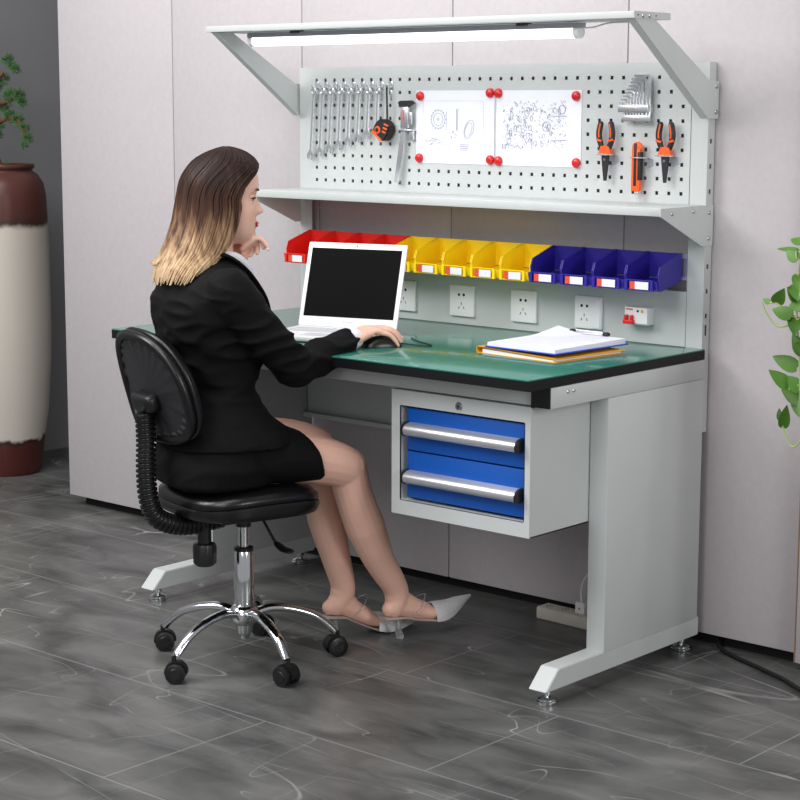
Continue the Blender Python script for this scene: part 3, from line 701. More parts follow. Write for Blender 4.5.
# ------------------------------------------------------------------ vase with bonsai
VC = Vector((-3.3966, 1.03, 0))
bz = thing('potted_pine', 'miniature pine tree growing in a tall brown and cream glazed floor vase', 'potted plant', VC)
prof = [(.0001, 0), (.125, 0), (.136, .02), (.150, .13), (.170, .26), (.184, .45), (.188, .6), (.187, .9), (.184, 1.03), (.181, 1.10), (.172, 1.15), (.150, 1.185), (.130, 1.197), (.130, 1.203), (.137, 1.208), (.140, 1.216), (.136, 1.224), (.122, 1.222), (.118, 1.19), (.0001, 1.17)]
MB().lathe(prof, VC, 64).build('vase', M['pot'], bz, ang=60)
MB().lathe([(.0001, 1.172), (.118, 1.172), (.11, 1.195), (.06, 1.203), (.0001, 1.206)], VC, 24).build('soil', M['soil'], bz)
tk = MB(); tk.tube(spline([VC + V(0, 0, 1.19), V(-3.43, 1.02, 1.30), V(-3.38, 1.0, 1.42), V(-3.42, 1.0, 1.56), V(-3.37, 1.0, 1.70), V(-3.42, 1.0, 1.80)], 6), [.026 - .0006 * i for i in range(31)], 12)
brs = [[V(-3.385, 1.0, 1.41), V(-3.33, .99, 1.452), V(-3.27, 1.0, 1.47), V(-3.215, 1.0, 1.505)], [V(-3.385, 1.0, 1.36), V(-3.32, .99, 1.39), V(-3.25, .98, 1.40), V(-3.19, .98, 1.39), V(-3.155, .98, 1.335)], [V(-3.41, 1.0, 1.52), V(-3.34, .98, 1.535), V(-3.28, .98, 1.575)], [V(-3.41, 1.0, 1.55), V(-3.5, .98, 1.6)]]
for b in brs:
    p = spline(b, 6); tk.tube(p, [.013 - .009 * i / len(p) for i in range(len(p))], 8)
tk.build('trunk', M['bark'], bz)
fo = MB(); random.seed(11)
cl_ = [((-3.276, 1.0, 1.62), .030), ((-3.228, 1.0, 1.585), .024), ((-3.25, 1.0, 1.60), .02), ((-3.27, 1.0, 1.485), .036), ((-3.215, 1.0, 1.49), .030), ((-3.20, 1.0, 1.46), .026), ((-3.31, 1.0, 1.44), .03), ((-3.326, .98, 1.37), .03), ((-3.249, .98, 1.41), .03),
       ((-3.199, .98, 1.395), .03), ((-3.16, .98, 1.365), .024), ((-3.141, .98, 1.325), .026), ((-3.165, .98, 1.30), .018), ((-3.33, .98, 1.335), .026), ((-3.302, 1.0, 1.222), .012), ((-3.36, 1.0, 1.53), .04), ((-3.40, 1.0, 1.66), .05), ((-3.31, 1.0, 1.55), .03), ((-3.5, .98, 1.61), .05)]
for c_, r_ in cl_:
    c_ = Vector(c_)
    for k in range(int(260 * (r_ / .03) ** 2)):
        d_ = Vector((random.gauss(0, 1), random.gauss(0, 1), random.gauss(.15, 1))).normalized(); p = c_ + d_ * r_ * random.uniform(.25, .85); e_ = p + (d_ + Vector((0, 0, .3)) + Vector((random.uniform(-.5, .5), random.uniform(-.5, .5), random.uniform(-.3, .3)))).normalized() * random.uniform(.007, .013)
        s_ = d_.orthogonal().normalized() * .0016; s2 = d_.cross(s_).normalized() * .0012
        a1, a2, a3, a4 = [fo.bm.verts.new(x) for x in (p + s_, p - s_ * .5 + s2, p - s_ * .5 - s2, e_)]
        fo.bm.faces.new((a1, a2, a3)); fo.bm.faces.new((a1, a2, a4)); fo.bm.faces.new((a2, a3, a4)); fo.bm.faces.new((a3, a1, a4))
fo.build('foliage', M['pine'], bz, smooth=False)

# ------------------------------------------------------------------ pothos at the right
pt = thing('hanging_pothos', 'green pothos vine trailing down at the right edge of the picture', 'potted plant', (.56, .5, .93))
MB().lathe([(.0001, 1.0), (.06, 1.0), (.075, 1.02), (.09, 1.13), (.085, 1.13), (.07, 1.04), (.0001, 1.03)], (.58, .5, 0), 32).build('pot', M['white'], pt)
MB().lathe([(.0001, 1.1), (.083, 1.1), (.083, 1.115), (.0001, 1.12)], (.58, .5, 0), 24).build('soil', M['soil'], pt)
ps = thing('plant_stand', 'tall wooden plant stand under the pothos pot', 'stand', (.58, .5, 0))
MB().cyl((.58, .5, .975), (.58, .5, .999), .11, 32).build('stand_top', M['wood'], ps)
for k in range(3):
    a = 2 * pi * k / 3 + .5; MB().cyl((.58 + .11 * cos(a), .5 + .11 * sin(a), 0), (.58 + .07 * cos(a), .5 + .07 * sin(a), .976), .012, 12).build('leg', M['wood'], ps)
stems = [[(.56, .5, 1.10), (.53, .5, 1.16), (.495, 0.5, 1.16), (0.434, 0.5, 1.122), (0.415, 0.5, 1.05), (0.416, 0.5, 0.959), (0.425, 0.5, 0.883), (0.431, 0.5, 0.799), (0.43, 0.5, 0.758)],
         [(0.323, 0.5, 0.988), (0.332, 0.5, 0.967), (0.364, 0.5, 0.936), (0.404, 0.5, 0.944), (0.424, 0.5, 0.96)],
         [(0.381, 0.5, 0.709), (0.39, 0.5, 0.69), (0.413, 0.5, 0.649), (0.437, 0.5, 0.664), (0.451, 0.5, 0.717), (0.433, 0.5, 0.758)],
         [(0.416, 0.5, 0.959), (0.384, 0.5, 0.976), (0.359, 0.5, 0.991), (0.342, 0.5, 0.99)], [(0.428, 0.5, 0.799), (0.402, 0.5, 0.792)], [(.39, .5, .69), (.389, .5, .70)], [(.434, .5, 1.122), (.424, .48, 1.10), (.418, .48, 1.119)], [(.415, .5, 1.05), (.43, .49, 1.0), (.439, .5, .875)]]
q = MB()
for s_ in stems: q.tube(spline(s_, 6), .0022, 8)
q.build('stems', M['stem'], pt)
leaves = [((0.418, 0.49, 1.119), (0.353, 0.5, 1.125), 0.018), ((0.428, 0.49, 1.138), (0.39, 0.5, 1.148), 0.0256), ((0.424, 0.48, 1.1), (0.391, 0.48, 1.12), 0.0308), ((0.359, 0.5, 0.991), (0.39, 0.48, 1.027), 0.0333), ((0.342, 0.5, 0.99), (0.322, 0.5, 1.0), 0.0154), ((0.406, 0.49, 0.963), (0.359, 0.48, 0.981), 0.0385), ((0.411, 0.5, 0.959), (0.429, 0.47, 0.922), 0.0359), ((0.439, 0.5, 0.875), (0.41, 0.49, 0.923), 0.0359), ((0.421, 0.5, 0.84), (0.364, 0.48, 0.866), 0.0385), ((0.402, 0.5, 0.792), (0.357, 0.48, 0.833), 0.0359), ((0.432, 0.5, 0.787), (0.403, 0.49, 0.821), 0.0359), ((0.433, 0.5, 0.758), (0.399, 0.47, 0.789), 0.0333), ((0.39, 0.5, 0.693), (0.409, 0.48, 0.749), 0.0282), ((0.381, 0.5, 0.709), (0.377, 0.5, 0.738), 0.0154), ((0.424, 0.5, 0.767), (0.442, 0.48, 0.726), 0.0308), ((0.411, 0.5, 1.038), (0.428, 0.48, 1.003), 0.0385), ((0.415, 0.5, 1.002), (0.4, 0.48, 1.034), 0.0308), ((0.415, 0.5, 1.062), (0.435, 0.47, 1.027), 0.0308),
          ((.46, .5, 1.14), (.45, .47, 1.09), .04), ((.48, .5, 1.15), (.49, .46, 1.1), .045), ((.43, .5, .9), (.46, .47, .87), .04), ((.41, .5, 1.0), (.45, .47, .98), .04)]
toC = (Vector((2.59, -3.41, 1.46)) - Vector((.4, .5, .9))).normalized()
for j, (b_, t_, w_) in enumerate(leaves):
    b_, t_ = Vector(b_), Vector(t_); ax = t_ - b_; L = ax.length; ax.normalize(); nr = (Vector((.45, -.85, .35)) + Vector((random.uniform(-.3, .3), random.uniform(-.2, .2), random.uniform(-.3, .3)))).normalized(); sd = ax.cross(nr).normalized(); nr = sd.cross(ax)
    q = MB(); bm = q.bm; prof_ = [(0, 0.0), (-.06, .42), (0.06, .85), (.22, 1.0), (.42, .96), (.62, .74), (.8, .44), (.92, .18), (1, 0)]
    mid = []; lf = []; rt = []
    for t, ww in prof_:
        bend = -.10 * L * t * t; tm = max(t, 0.0)
        mid.append(bm.verts.new(b_ + ax * L * tm + nr * bend)); lift = .22 * ww * w_ * .5
        lf.append(bm.verts.new(b_ + ax * L * t + sd * ww * w_ / 2 + nr * (bend + lift))); rt.append(bm.verts.new(b_ + ax * L * t - sd * ww * w_ / 2 + nr * (bend + lift)))
    for i in range(len(prof_) - 1):
        for sds in (lf, rt):
            try: bm.faces.new((mid[i], mid[i + 1], sds[i + 1], sds[i]))
            except ValueError: pass
    bmesh.ops.remove_doubles(bm, verts=bm.verts, dist=.00005)
    bmesh.ops.recalc_face_normals(bm, faces=bm.faces)
    r = bmesh.ops.extrude_face_region(bm, geom=list(bm.faces))
    for v in [g_ for g_ in r['geom'] if isinstance(g_, bmesh.types.BMVert)]: v.co += nr * -.0006
    q.build('leaf', M['leaf'], pt)

# ------------------------------------------------------------------ chair
P0 = Vector((-.84, -.12, 0)); CA = radians(75)
ch = thing('office_chair', 'black leather swivel chair with chrome five star base', 'office chair', P0, CA)
def seatring(z, a, b, cx=-.015, n=40, e=3.2):
    return [(cx + b * (abs(cos(t)) ** (2 / e)) * (1 if cos(t) > 0 else -1), a * (abs(sin(t)) ** (2 / e)) * (1 if sin(t) > 0 else -1), z) for t in [2 * pi * j / n for j in range(n)]]
SA, SB = .193, .186
rg = [seatring(.392, SA - .035, SB - .035), seatring(.386, SA - .02, SB - .02), seatring(.39, SA - .004, SB - .004), seatring(.404, SA + .002, SB + .002), seatring(.416, SA, SB), seatring(.4175, SA - .004, SB - .004), seatring(.421, SA - .001, SB - .001), seatring(.434, SA - .002, SB - .002), seatring(.446, SA - .018, SB - .018), seatring(.452, SA - .05, SB - .05), seatring(.453, SA - .1, SB - .1), seatring(.45, .02, .02)]
q = MB().loft(rg)
for v in q.bm.verts:
    v.co.z += .030
    if v.co.z > .44: v.co.z += .012 * (1 - ((v.co.x + .015) / SB) ** 2) - .012 * max(0, (v.co.x - .08) / .1) ** 2
q.build('seat', M['leather'], ch, world=False, ang=55)
# backrest
rec = Matrix.Rotation(radians(-15), 3, 'Y')
def backring(x, sc_, dz=0):
    n = 48; r = []
    for j in range(n):
        t = 2 * pi * j / n; cy, cz = cos(t), sin(t); e = 2.5 if cz > 0 else 3.6
        y = .170 * sc_ * abs(cy) ** (2 / e) * (1 if cy > 0 else -1); z = (.160 if cz > 0 else .124) * sc_ * abs(cz) ** (2 / e) * (1 if cz > 0 else -1)
        if cz > 0: y *= 1 - .10 * cz
        dx = -.0 + .9 * y * y
        r.append(rec @ Vector((x + dx, y, z + dz)) + Vector((-.252, 0, .745)))
    return r
pad = MB().loft([backring(-.012, .3), backring(-.012, .85), backring(-.016, .93), backring(-.012, .985), backring(.002, 1.0), backring(.014, .985), backring(.026, .93), backring(.034, .8), backring(.036, .4)])
bk = pad.build('backrest', M['leather'], ch, world=False, ang=60)
q = MB(); q.tube(backring(-.018, .965), .0125, 10, closed=True); q.build('rim', M['leather'], bk, world=False)
q = MB(); q.tube(backring(.0, 1.0), .0075, 10, closed=True); q.build('piping', M['leather'], bk, world=False)
rr = [backring(-.013, .90), backring(-.0185, .86), backring(-.0175, .5), backring(-.0175, .1)]
q = MB(); 
o1 = []
for i, (a, b) in enumerate(zip(backring(-.0125, .93), backring(-.0185, .875))): pass
n = 96
def br2(x, s_, wav):
    n_ = 96; r = []
    for j in range(n_):
        t = 2 * pi * j / n_; cy, cz = cos(t), sin(t); e = 2.5 if cz > 0 else 3.6; k_ = s_ * (1 + wav * (1 if j % 4 < 2 else -1))
        y = .170 * k_ * abs(cy) ** (2 / e) * (1 if cy > 0 else -1); z = (.160 if cz > 0 else .124) * k_ * abs(cz) ** (2 / e) * (1 if cz > 0 else -1)
        if cz > 0: y *= 1 - .10 * cz
        r.append(rec @ Vector((x + .9 * y * y + (.0026 * (1 if j % 4 < 2 else -1) if wav else 0), y, z)) + Vector((-.252, 0, .745)))
    return r
q.loft([br2(-.011, .93, 0), br2(-.0185, .895, .008), br2(-.0205, .86, .02), br2(-.019, .80, .0), br2(-.0185, .3, 0), br2(-.0185, .02, 0)]); q.build('rear_cover', M['pleat'], bk, world=False, ang=25)
# bracket housing
bc = rec @ Vector((-.031, -.004, -.018)) + Vector((-.252, 0, .745))
q = MB().box(bc + V(-.02, -.052, -.024), bc + V(.02, .052, .024), bev=.014, rot=rec, seg=3); hb = q.build('back_mount', M['blackplastic'], ch, world=False)
MB().cyl(bc + V(-.024, -.028, -.012), bc + V(-.010, -.028, -.012), .006, 12).build('screw', M['hole'], hb, world=False)
path = spline([bc + V(-.004, 0, -.015), V(-.276, 0, .63), V(-.278, 0, .55), V(-.274, 0, .48), V(-.256, 0, .425), V(-.21, 0, .397), V(-.15, 0, .388), V(-.06, 0, .396)], 14)
q = MB(); path2 = []; rad = []
for i, p in enumerate(path): path2.append(p); 
# dense resample for the bellows
tot = [0]
for a, b in zip(path, path[1:]): tot.append(tot[-1] + (b - a).length)
def at_(s):
    for i in range(len(path) - 1):
        if tot[i + 1] >= s: return path[i].lerp(path[i + 1], (s - tot[i]) / max(1e-9, tot[i + 1] - tot[i]))
    return path[-1]
nr_ = 38; pp = []; rd = []
for k in range(nr_):
    for f_, r_ in ((0, .0205), (.2, .0215), (.28, .0268), (.72, .0268), (.8, .0215)):
        s = (k + f_) / nr_ * tot[-1]
        if s > .012: pp.append(at_(s)); rd.append((r_ * .8, r_))
q.tube(pp, rd, 20, flat=(0, 1, 0)); 
q.build('bellows_arm', M['blackplastic'], ch, world=False, ang=30)
# mechanism
mech = MB().box((-.09, -.05, .385), (.08, .05, .418), bev=.004).cyl((0, 0, .365), (0, 0, .39), .02, 20).build('mechanism', M['blackplastic'], ch, world=False)
q = MB(); n = 30; prf = [(.0001, .275), (.022, .275), (.029, .282), (.030, .325), (.027, .333), (.018, .336), (.018, .388), (.0001, .388)]
R_ = []
for r_, z_ in prf: R_.append([(-.115 + r_ * (1 + (.05 if (j % 3 == 0 and r_ > .025) else 0)) * cos(2 * pi * j / n), r_ * (1 + (.05 if (j % 3 == 0 and r_ > .025) else 0)) * sin(2 * pi * j / n), z_) for j in range(n)])
q.loft(R_).build('tension_knob', M['blackplastic'], ch, world=False)
lv = MB().tube(spline([(.055, .03, .392), (.064, .005, .368), (.072, -.02, .335), (.078, -.035, .315)], 5), .004, 8).build('lever', M['blackplastic'], ch, world=False)
MB().tube(spline([(.077, -.032, .318), (.088, -.055, .302), (.102, -.080, .298)], 5), [(.004, .008), (.005, .010), (.006, .013), (.006, .015), (.006, .016), (.006, .017), (.006, .018), (.006, .018), (.006, .016), (.005, .013), (.003, .008)], 12, flat=(0, 0, 1)).build('lever_paddle', M['blackplastic'], lv, world=False)
MB().cyl((0, 0, .305), (0, 0, .368), .0145, 24).build('gas_piston', M['chrome'], ch, world=False)
MB().lathe([(.0001, .15), (.0265, .15), (.0265, .298), (.0245, .302), (.0001, .302)], n=32).build('column', M['chrome'], ch, world=False)
MB().lathe([(.0001, .299), (.0255, .299), (.0255, .309), (.018, .312), (.0001, .312)], n=32).build('column_collar', M['blackplastic'], ch, world=False)
hubz = MB().lathe([(.0001, .062), (.012, .062), (.016, .075), (.020, .078), (.024, .10), (.038, .112), (.042, .125), (.040, .14), (.031, .150), (.027, .153), (.0001, .153)], n=36).build('hub', M['chrome'], ch, world=False)
for k in range(5):
    a = radians(198 + 72 * k) - CA; ca, sa = cos(a), sin(a)
    P = lambda r, z: Vector((r * ca, r * sa, z))
    pts = spline([P(.028, .130), P(.07, .141), (P(.13, .134)), P(.19, .112), P(.232, .078), P(.242, .066)], 6)
    n_ = len(pts)
    lg = MB().tube(pts, [(.0115 - .002 * i / n_, .018 - .006 * i / n_) for i in range(n_)], 16, flat=(0, 0, 1)).build('base_leg', M['chrome'], ch, world=False)
    cc = P(.250, 0); a2 = a + [.5, -.9, .35, .25, 1.2][k]; fx = Vector((cos(a2), sin(a2), 0)); sx = Vector((-sin(a2), cos(a2), 0))
    cen = cc + fx * -.006
    cst = MB(); cst.cyl(cc + V(0, 0, .045), cc + V(0, 0, .068), .006, 12)
    hood = [(.030 * cos(t), .030 * sin(t)) for t in [radians(d_) for d_ in range(-10, 191, 12)]] + [(-.012, -.004), (.012, -.004)]
    cst.prism([cen + fx * u_ - sx * .011 + V(0, 0, .0265 + v_) for u_, v_ in hood], sx * .022)
    cs = cst.build('caster', M['blackplastic'], lg, world=False)
    for s_ in (-1, 1):
        wv = MB(); c1 = cen + sx * s_ * .012 + V(0, 0, .0265); wv.tube([c1, c1 + sx * s_ * .002, c1 + sx * s_ * .012, c1 + sx * s_ * .014], [.0245, .0262, .0262, .022], 28); wv.tube([c1 + sx * s_ * .013, c1 + sx * s_ * .0155], [.016, .014], 20)
        wv.build('wheel', M['blackplastic'], lg, world=False)
    o_ = lg

# ------------------------------------------------------------------ person
PA = radians(72); dd = Vector((cos(PA), sin(PA), 0)); nn = Vector((sin(PA), -cos(PA), 0))
def B(s, o, z): return P0 + dd * s + nn * o + Vector((0, 0, z))
pe = thing('person', 'person with long ombre hair in black skirt suit seated working at the bench', 'person', B(-.1, 0, .455))
HA = radians(50); hx_ = Vector((cos(HA), sin(HA), 0)); hy = Vector((-sin(HA), cos(HA), 0)); HC = B(-.042, 0, 1.222)
def Hd(x, y, z): return HC + hx_ * x + hy * y + Vector((0, 0, z))
body = MB()
# head rings
tab = [(-.116, .052, .015, .010), (-.110, .064, .0, .024), (-.100, .072, -.012, .036), (-.088, .0745, -.028, .046), (-.072, .0755, -.045, .054), (-.055, .077, -.062, .060), (-.035, .0785, -.080, .0655), (-.012, .0785, -.092, .070), (.008, .0785, -.098, .073), (.03, .0855, -.102, .075), (.055, .0845, -.100, .0745), (.075, .076, -.092, .068), (.095, .058, -.075, .055), (.108, .035, -.05, .036), (.114, .008, -.02, .014)]
def interp(z):
    for a, b in zip(tab, tab[1:]):
        if a[0] <= z <= b[0]:
            t = (z - a[0]) / (b[0] - a[0]); return [a[i] + (b[i] - a[i]) * t for i in (1, 2, 3)]
rings = []; NZR = 58; NA = 64
gs = lambda x, m_, s_: math.exp(-((x - m_) / s_) ** 2)
for i in range(NZR + 1):
    z = -.116 + .230 * i / NZR; z = min(max(z, -.1159), .1139); f, b, w_ = interp(z); r = []
    for j in range(NA):
        a = 2 * pi * j / NA; cx_, rx = (f + b) / 2, (f - b) / 2; ca, sa = cos(a), sin(a)
        e = 2.25; x = cx_ + rx * abs(ca) ** (2 / e) * (1 if ca > 0 else -1); y = w_ * abs(sa) ** (2 / e) * (1 if sa > 0 else -1)
        if ca > 0:
            # nose
            t = (.008 - z) / .0425
            if 0 <= t <= 1.25:
                pr = .0225 * (t ** 1.25 if t <= 1 else max(0, 1 - ((t - 1) / .25)) ** .8) ; wn = .0065 + .0065 * min(t, 1); x += pr * gs(y, 0, wn)
            x += .006 * gs(z, -.060, .0055) * gs(y, 0, .018) + .0055 * gs(z, -.0725, .0055) * gs(y, 0, .017) - .003 * gs(z, -.0665, .002) * gs(y, 0, .02)
            x += .004 * gs(z, -.098, .012) * gs(y, 0, .016)
            x -= .009 * gs(z, .002, .012) * (gs(y, .031, .014) + gs(y, -.031, .014)); x += .003 * gs(z, .022, .009) * gs(abs(y), .03, .018)
            x += .003 * gs(z, -.03, .02) * gs(abs(y), .04, .016)
        r.append(Hd(x, y, z))
    rings.append(r)
body.loft(rings)
for s_ in (-1, 1): body.ell(Hd(-.008, s_ * .0725, -.008), (.018, .007, .028), rot=Matrix.Rotation(HA, 3, 'Z'))
# neck + torso + limbs
def chain(mb, pts, rad, n=18, sp_=6):
    q_ = spline(pts, sp_); k_ = len(pts) - 1; rs = []
    for i in range(len(q_)):
        t = i / sp_; i0 = min(int(t), k_ - 1) if k_ > 0 else 0; f_ = min(t - i0, 1); rs.append(rad[i0] * (1 - f_) + rad[i0 + 1] * f_)
    mb.tube(q_, rs, n); mb.ell(q_[0], rs[0] * .99, u=14, v=10); mb.ell(q_[-1], rs[-1] * .99, u=14, v=10)
chain(body, [B(-.09, 0, 1.0), B(-.075, 0, 1.06), Hd(-.035, 0, -.09), Hd(-.03, 0, -.04)], [.06, .052, .05, .048])
def ering(s, o, z, a, b, n=32, e=2.3):
    r = []
    for j in range(n):
        t = 2 * pi * j / n; c_, s__ = cos(t), sin(t); r.append(B(s + b * abs(c_) ** (2 / e) * (1 if c_ > 0 else -1), o + a * abs(s__) ** (2 / e) * (1 if s__ > 0 else -1), z))
    return r
body.loft([ering(-.09, 0, .53, .12, .09), ering(-.09, 0, .58, .14, .10), ering(-.07, 0, .66, .11, .075), ering(-.07, 0, .74, .10, .065), ering(-.075, 0, .85, .12, .085), ering(-.075, 0, .94, .15, .095), ering(-.09, 0, 1.0, .14, .07), ering(-.085, 0, 1.04, .07, .05)])
KR, KL = (.272, .068, .506), (.262, -.075, .538)
chain(body, [B(-.08, .085, .565), B(.06, .082, .556), B(.19, .075, .534), B(*KR)], [.070, .070, .064, .056])
chain(body, [B(-.08, -.085, .57), B(.06, -.082, .57), B(.18, -.08, .560), B(*KL)], [.070, .068, .062, .054])
chain(body, [B(.275, .068, .498), B(.298, .062, .425), B(.338, .052, .335), B(.388, .04, .235), B(.441, .030, .155), B(.452, .028, .118), B(.444, .029, .092)], [.053, .051, .054, .043, .0355, .0335, .030])
chain(body, [B(.262, -.075, .53), B(.270, -.074, .435), B(.286, -.072, .335), B(.312, -.07, .235), B(.334, -.069, .155), B(.334, -.068, .118), B(.314, -.068, .092)], [.051, .049, .051, .041, .0345, .0325, .030])
# feet (R: toes lifted, L: flat)
fa = Vector((cos(radians(76)), sin(radians(76)), 0))
def foot(mb, heel, fdir, zs):   # zs: heel, arch, ball heights of the foot centreline
    h = Vector(heel); 
    pts = [h + fdir * -.012 + V(0, 0, zs[0]), h + fdir * .02 + V(0, 0, zs[0] + .004), h + fdir * .065 + V(0, 0, zs[1]), h + fdir * .115 + V(0, 0, zs[2]), h + fdir * .160 + V(0, 0, zs[3]), h + fdir * .195 + V(0, 0, zs[4])]
    q_ = spline(pts, 5); rr_ = [(.020, .022), (.028, .028), (.026, .028), (.020, .035), (.014, .034), (.009, .022)]
    rs = []
    for i in range(len(q_)):
        t = i / 5; i0 = min(int(t), 4); f_ = min(t - i0, 1); rs.append(tuple(rr_[i0][k] * (1 - f_) + rr_[i0 + 1][k] * f_ for k in (0, 1)))
    mb.tube(q_, rs, 18, flat=(0, 0, 1)); mb.ell(q_[0], (.021, .021, .021), u=14, v=10)
hR = B(.438, .030, 0); hL = B(.305, -.068, 0)
chain(body, [B(.445, .029, .125), hR + fa * .06 + V(0, 0, .088), hR + fa * .11 + V(0, 0, .068)], [.030, .027, .020])
foot(body, hR, fa, (.088, .078, .061, .058, .068))
fl = Vector((cos(radians(70)), sin(radians(70)), 0))
chain(body, [B(.328, -.068, .125), hL + fl * .055 + V(0, 0, .080), hL + fl * .105 + V(0, 0, .05)], [.030, .027, .020])
foot(body, hL, fl, (.088, .070, .040, .026, .022))
# right arm / hand
SR, ER, WR = (-.107, .155, .985), (.078, .145, .790), (.285, .068, .843)
chain(body, [B(*SR), B(*ER), B(.2, .10, .818), B(*WR)], [.038, .024, .025, .023])
ma = Vector((cos(radians(66)), sin(radians(66)), 0)); mr_ = Vector((sin(radians(66)), -cos(radians(66)), 0))
wr = B(*WR); kc = Vector((-.675, .222, .864))
def loc_(f_, s_, z_): return Vector((kc.x, kc.y, 0)) + ma * f_ + mr_ * s_ + Vector((0, 0, z_))
body.tube(spline([wr, wr.lerp(kc, .4) + V(0, 0, .006), kc + V(0, 0, .002) - ma * .03, kc], 4), [(.017, .024)] + [(.016, .028)] * 4 + [(.0145, .034)] * 4 + [(.0135, .037)] * 3 + [(.011, .036)], 18, flat=(0, 0, 1))
body.ell(kc - ma * .002, (.012, .036, .011), rot=Matrix.Rotation(radians(66), 3, 'Z'))
def finger(pts, r0=.0085, r1=.0062): 
    k_ = len(pts) - 1; chain(body, pts, [r0 + (r1 - r0) * i / k_ for i in range(k_ + 1)], 12, 4)
finger([loc_(-.002, -.025, 0.8670), loc_(.030, -.024, 0.8680), loc_(.052, -.021, 0.8560), loc_(.067, -.019, 0.8400)])      # index
finger([loc_(0, -.008, 0.8680), loc_(.034, -.006, 0.8670), loc_(.057, -.004, 0.8540), loc_(.071, -.003, 0.8370)])          # middle
finger([loc_(-.002, .010, 0.8660), loc_(.030, .014, 0.8630), loc_(.050, .016, 0.8470), loc_(.060, .016, 0.8300)])          # ring
finger([loc_(-.008, .026, 0.8620), loc_(.018, .034, 0.8560), loc_(.034, .038, 0.8400), loc_(.042, .039, 0.8260)], .0076, .0056)          # little
finger([loc_(-.055, -.020, 0.8520), loc_(-.035, -.042, 0.8440), loc_(-.010, -.050, 0.8320), loc_(.012, -.045, 0.8260)], .0105, .0075)     # thumb
# left arm / hand under chin
SL, EL, WL = (-.107, -.155, .985), (.086, -.130, .862), (.020, -.060, 1.040)
chain(body, [B(*SL), B(*EL), B(*WL)], [.038, .024, .022])
wl = B(*WL); kl = Hd(.050, .020, -.128)
pa = (kl - wl).normalized(); tr = Vector((-pa.y, pa.x, 0)).normalized()
body.tube([wl, wl.lerp(kl, .5), kl], [(.017, .024), (.018, .032), (.014, .032)], 16, flat=tuple(hx_))
finger([Hd(.040, .036, -.130), Hd(.064, .030, -.118), Hd(.072, .018, -.130), Hd(.064, .008, -.146)])
finger([Hd(.042, .020, -.130), Hd(.070, .014, -.116), Hd(.082, .006, -.122), Hd(.080, -.002, -.140)])
finger([Hd(.044, .004, -.130), Hd(.074, -.002, -.112), Hd(.090, -.008, -.110), Hd(.096, -.012, -.126)])
finger([Hd(.042, -.012, -.128), Hd(.070, -.018, -.106), Hd(.088, -.022, -.102), Hd(.106, -.026, -.124)], .0075, .0055)
finger([Hd(.020, .024, -.140), Hd(.030, .040, -.118), Hd(.034, .052, -.098), Hd(.036, .058, -.080)], .0095, .007)
bd = remeshed(body, 'body', M['skin'], pe, .0030, it=4, fac=.5)
q = MB().ell(Hd(.1065, -.0275, -.128), (.0035, .0045, .0055)); q.build('fingernail', M['nail'], pe)
for p_ in (loc_(.069, -.0185, 0.8445), loc_(.0715, -.0025, 0.8420), loc_(.061, .016, 0.8345)):
    MB().ell(p_, (.005, .0042, .0035), rot=Matrix.Rotation(radians(66), 3, 'Z')).build('fingernail', M['nail'], pe)
# face details
RH = Matrix.Rotation(HA, 3, 'Z')
q = MB(); q.ell(Hd(.0768, 0, -.0628), (.0080, .0215, .0038), rot=RH); q.ell(Hd(.0760, 0, -.0695), (.0080, .0190, .0048), rot=RH); q.build('lips', M['lip'], pe)
for s_ in (-1, 1):
    e_ = MB().ell(Hd(.0585, s_ * .031, .0), (.0115, .0125, .0105), rot=RH).build('eye', M['eye'], pe)
    MB().ell(Hd(.0655, s_ * .0305, -.0012), (.0060, .0082, .0070), rot=RH).build('iris', M['iris'], e_)
    MB().ell(Hd(.0590, s_ * .031, .0058), (.0135, .0150, .0085), rot=RH).ell(Hd(.0580, s_ * .031, -.0090), (.0130, .0145, .0068), rot=RH).build('eyelid', M['skin'], pe)
    # upper lid, lashes and brow
    arc = [Hd(.0605 + .0125 * cos(t) , s_ * (.031 + .0145 * sin(t)), .0025 + .0015 * cos(t)) for t in [radians(v_) for v_ in range(-80, 81, 16)]]
    MB().tube([p + V(0, 0, -.0024) + hx_ * .001 for p in arc], [(.0009 + .0016 * sin(pi * i / 10), .0022) for i in range(len(arc))], 6, flat=(0, 0, 1)).build('eyelashes', M['brow'], pe)
    ab = [Hd(.0835 - .55 * (abs(u_) - .012) ** 1.35 * 1.0 + .0002, s_ * u_, .0205 + .10 * (u_ - .012) - 4.0 * max(0, u_ - .036) ** 1.8) for u_ in (.013, .019, .025, .031, .037, .043, .049)]
    MB().tube(ab, [(.0018, .003), (.0032, .003), (.0036, .003), (.0036, .003), (.003, .003), (.0016, .0018), (.0006, .001)], 8, flat=(0, 0, 1)).build('eyebrow', M['brow'], pe)

# jacket
jk = MB()
jk.loft([ering(-.052, 0, .597, .192, .178), ering(-.054, 0, .625, .182, .160), ering(-.062, 0, .66, .158, .126), ering(-.068, 0, .70, .134, .098), ering(-.072, 0, .745, .124, .086), ering(-.074, 0, .81, .136, .108), ering(-.078, 0, .87, .152, .132), ering(-.090, 0, .93, .168, .134), ering(-.100, 0, .975, .178, .122), ering(-.102, 0, 1.022, .158, .096), ering(-.094, 0, 1.050, .110, .074), ering(-.086, 0, 1.070, .072, .058)])
chain(jk, [B(-.107, .152, 1.000), B(-.02, .168, .890), B(.078, .150, .795)], [.060, .056, .050]); 
chain(jk, [B(.078, .150, .795), B(.20, .102, .822), B(.268, .074, .841)], [.050, .044, .035])
chain(jk, [B(-.107, -.150, .985), B(.0, -.160, .91), B(.086, -.132, .870)], [.060, .052, .044]); chain(jk, [B(.086, -.132, .870), B(.058, -.10, .95), B(.028, -.066, 1.015)], [.044, .040, .033])
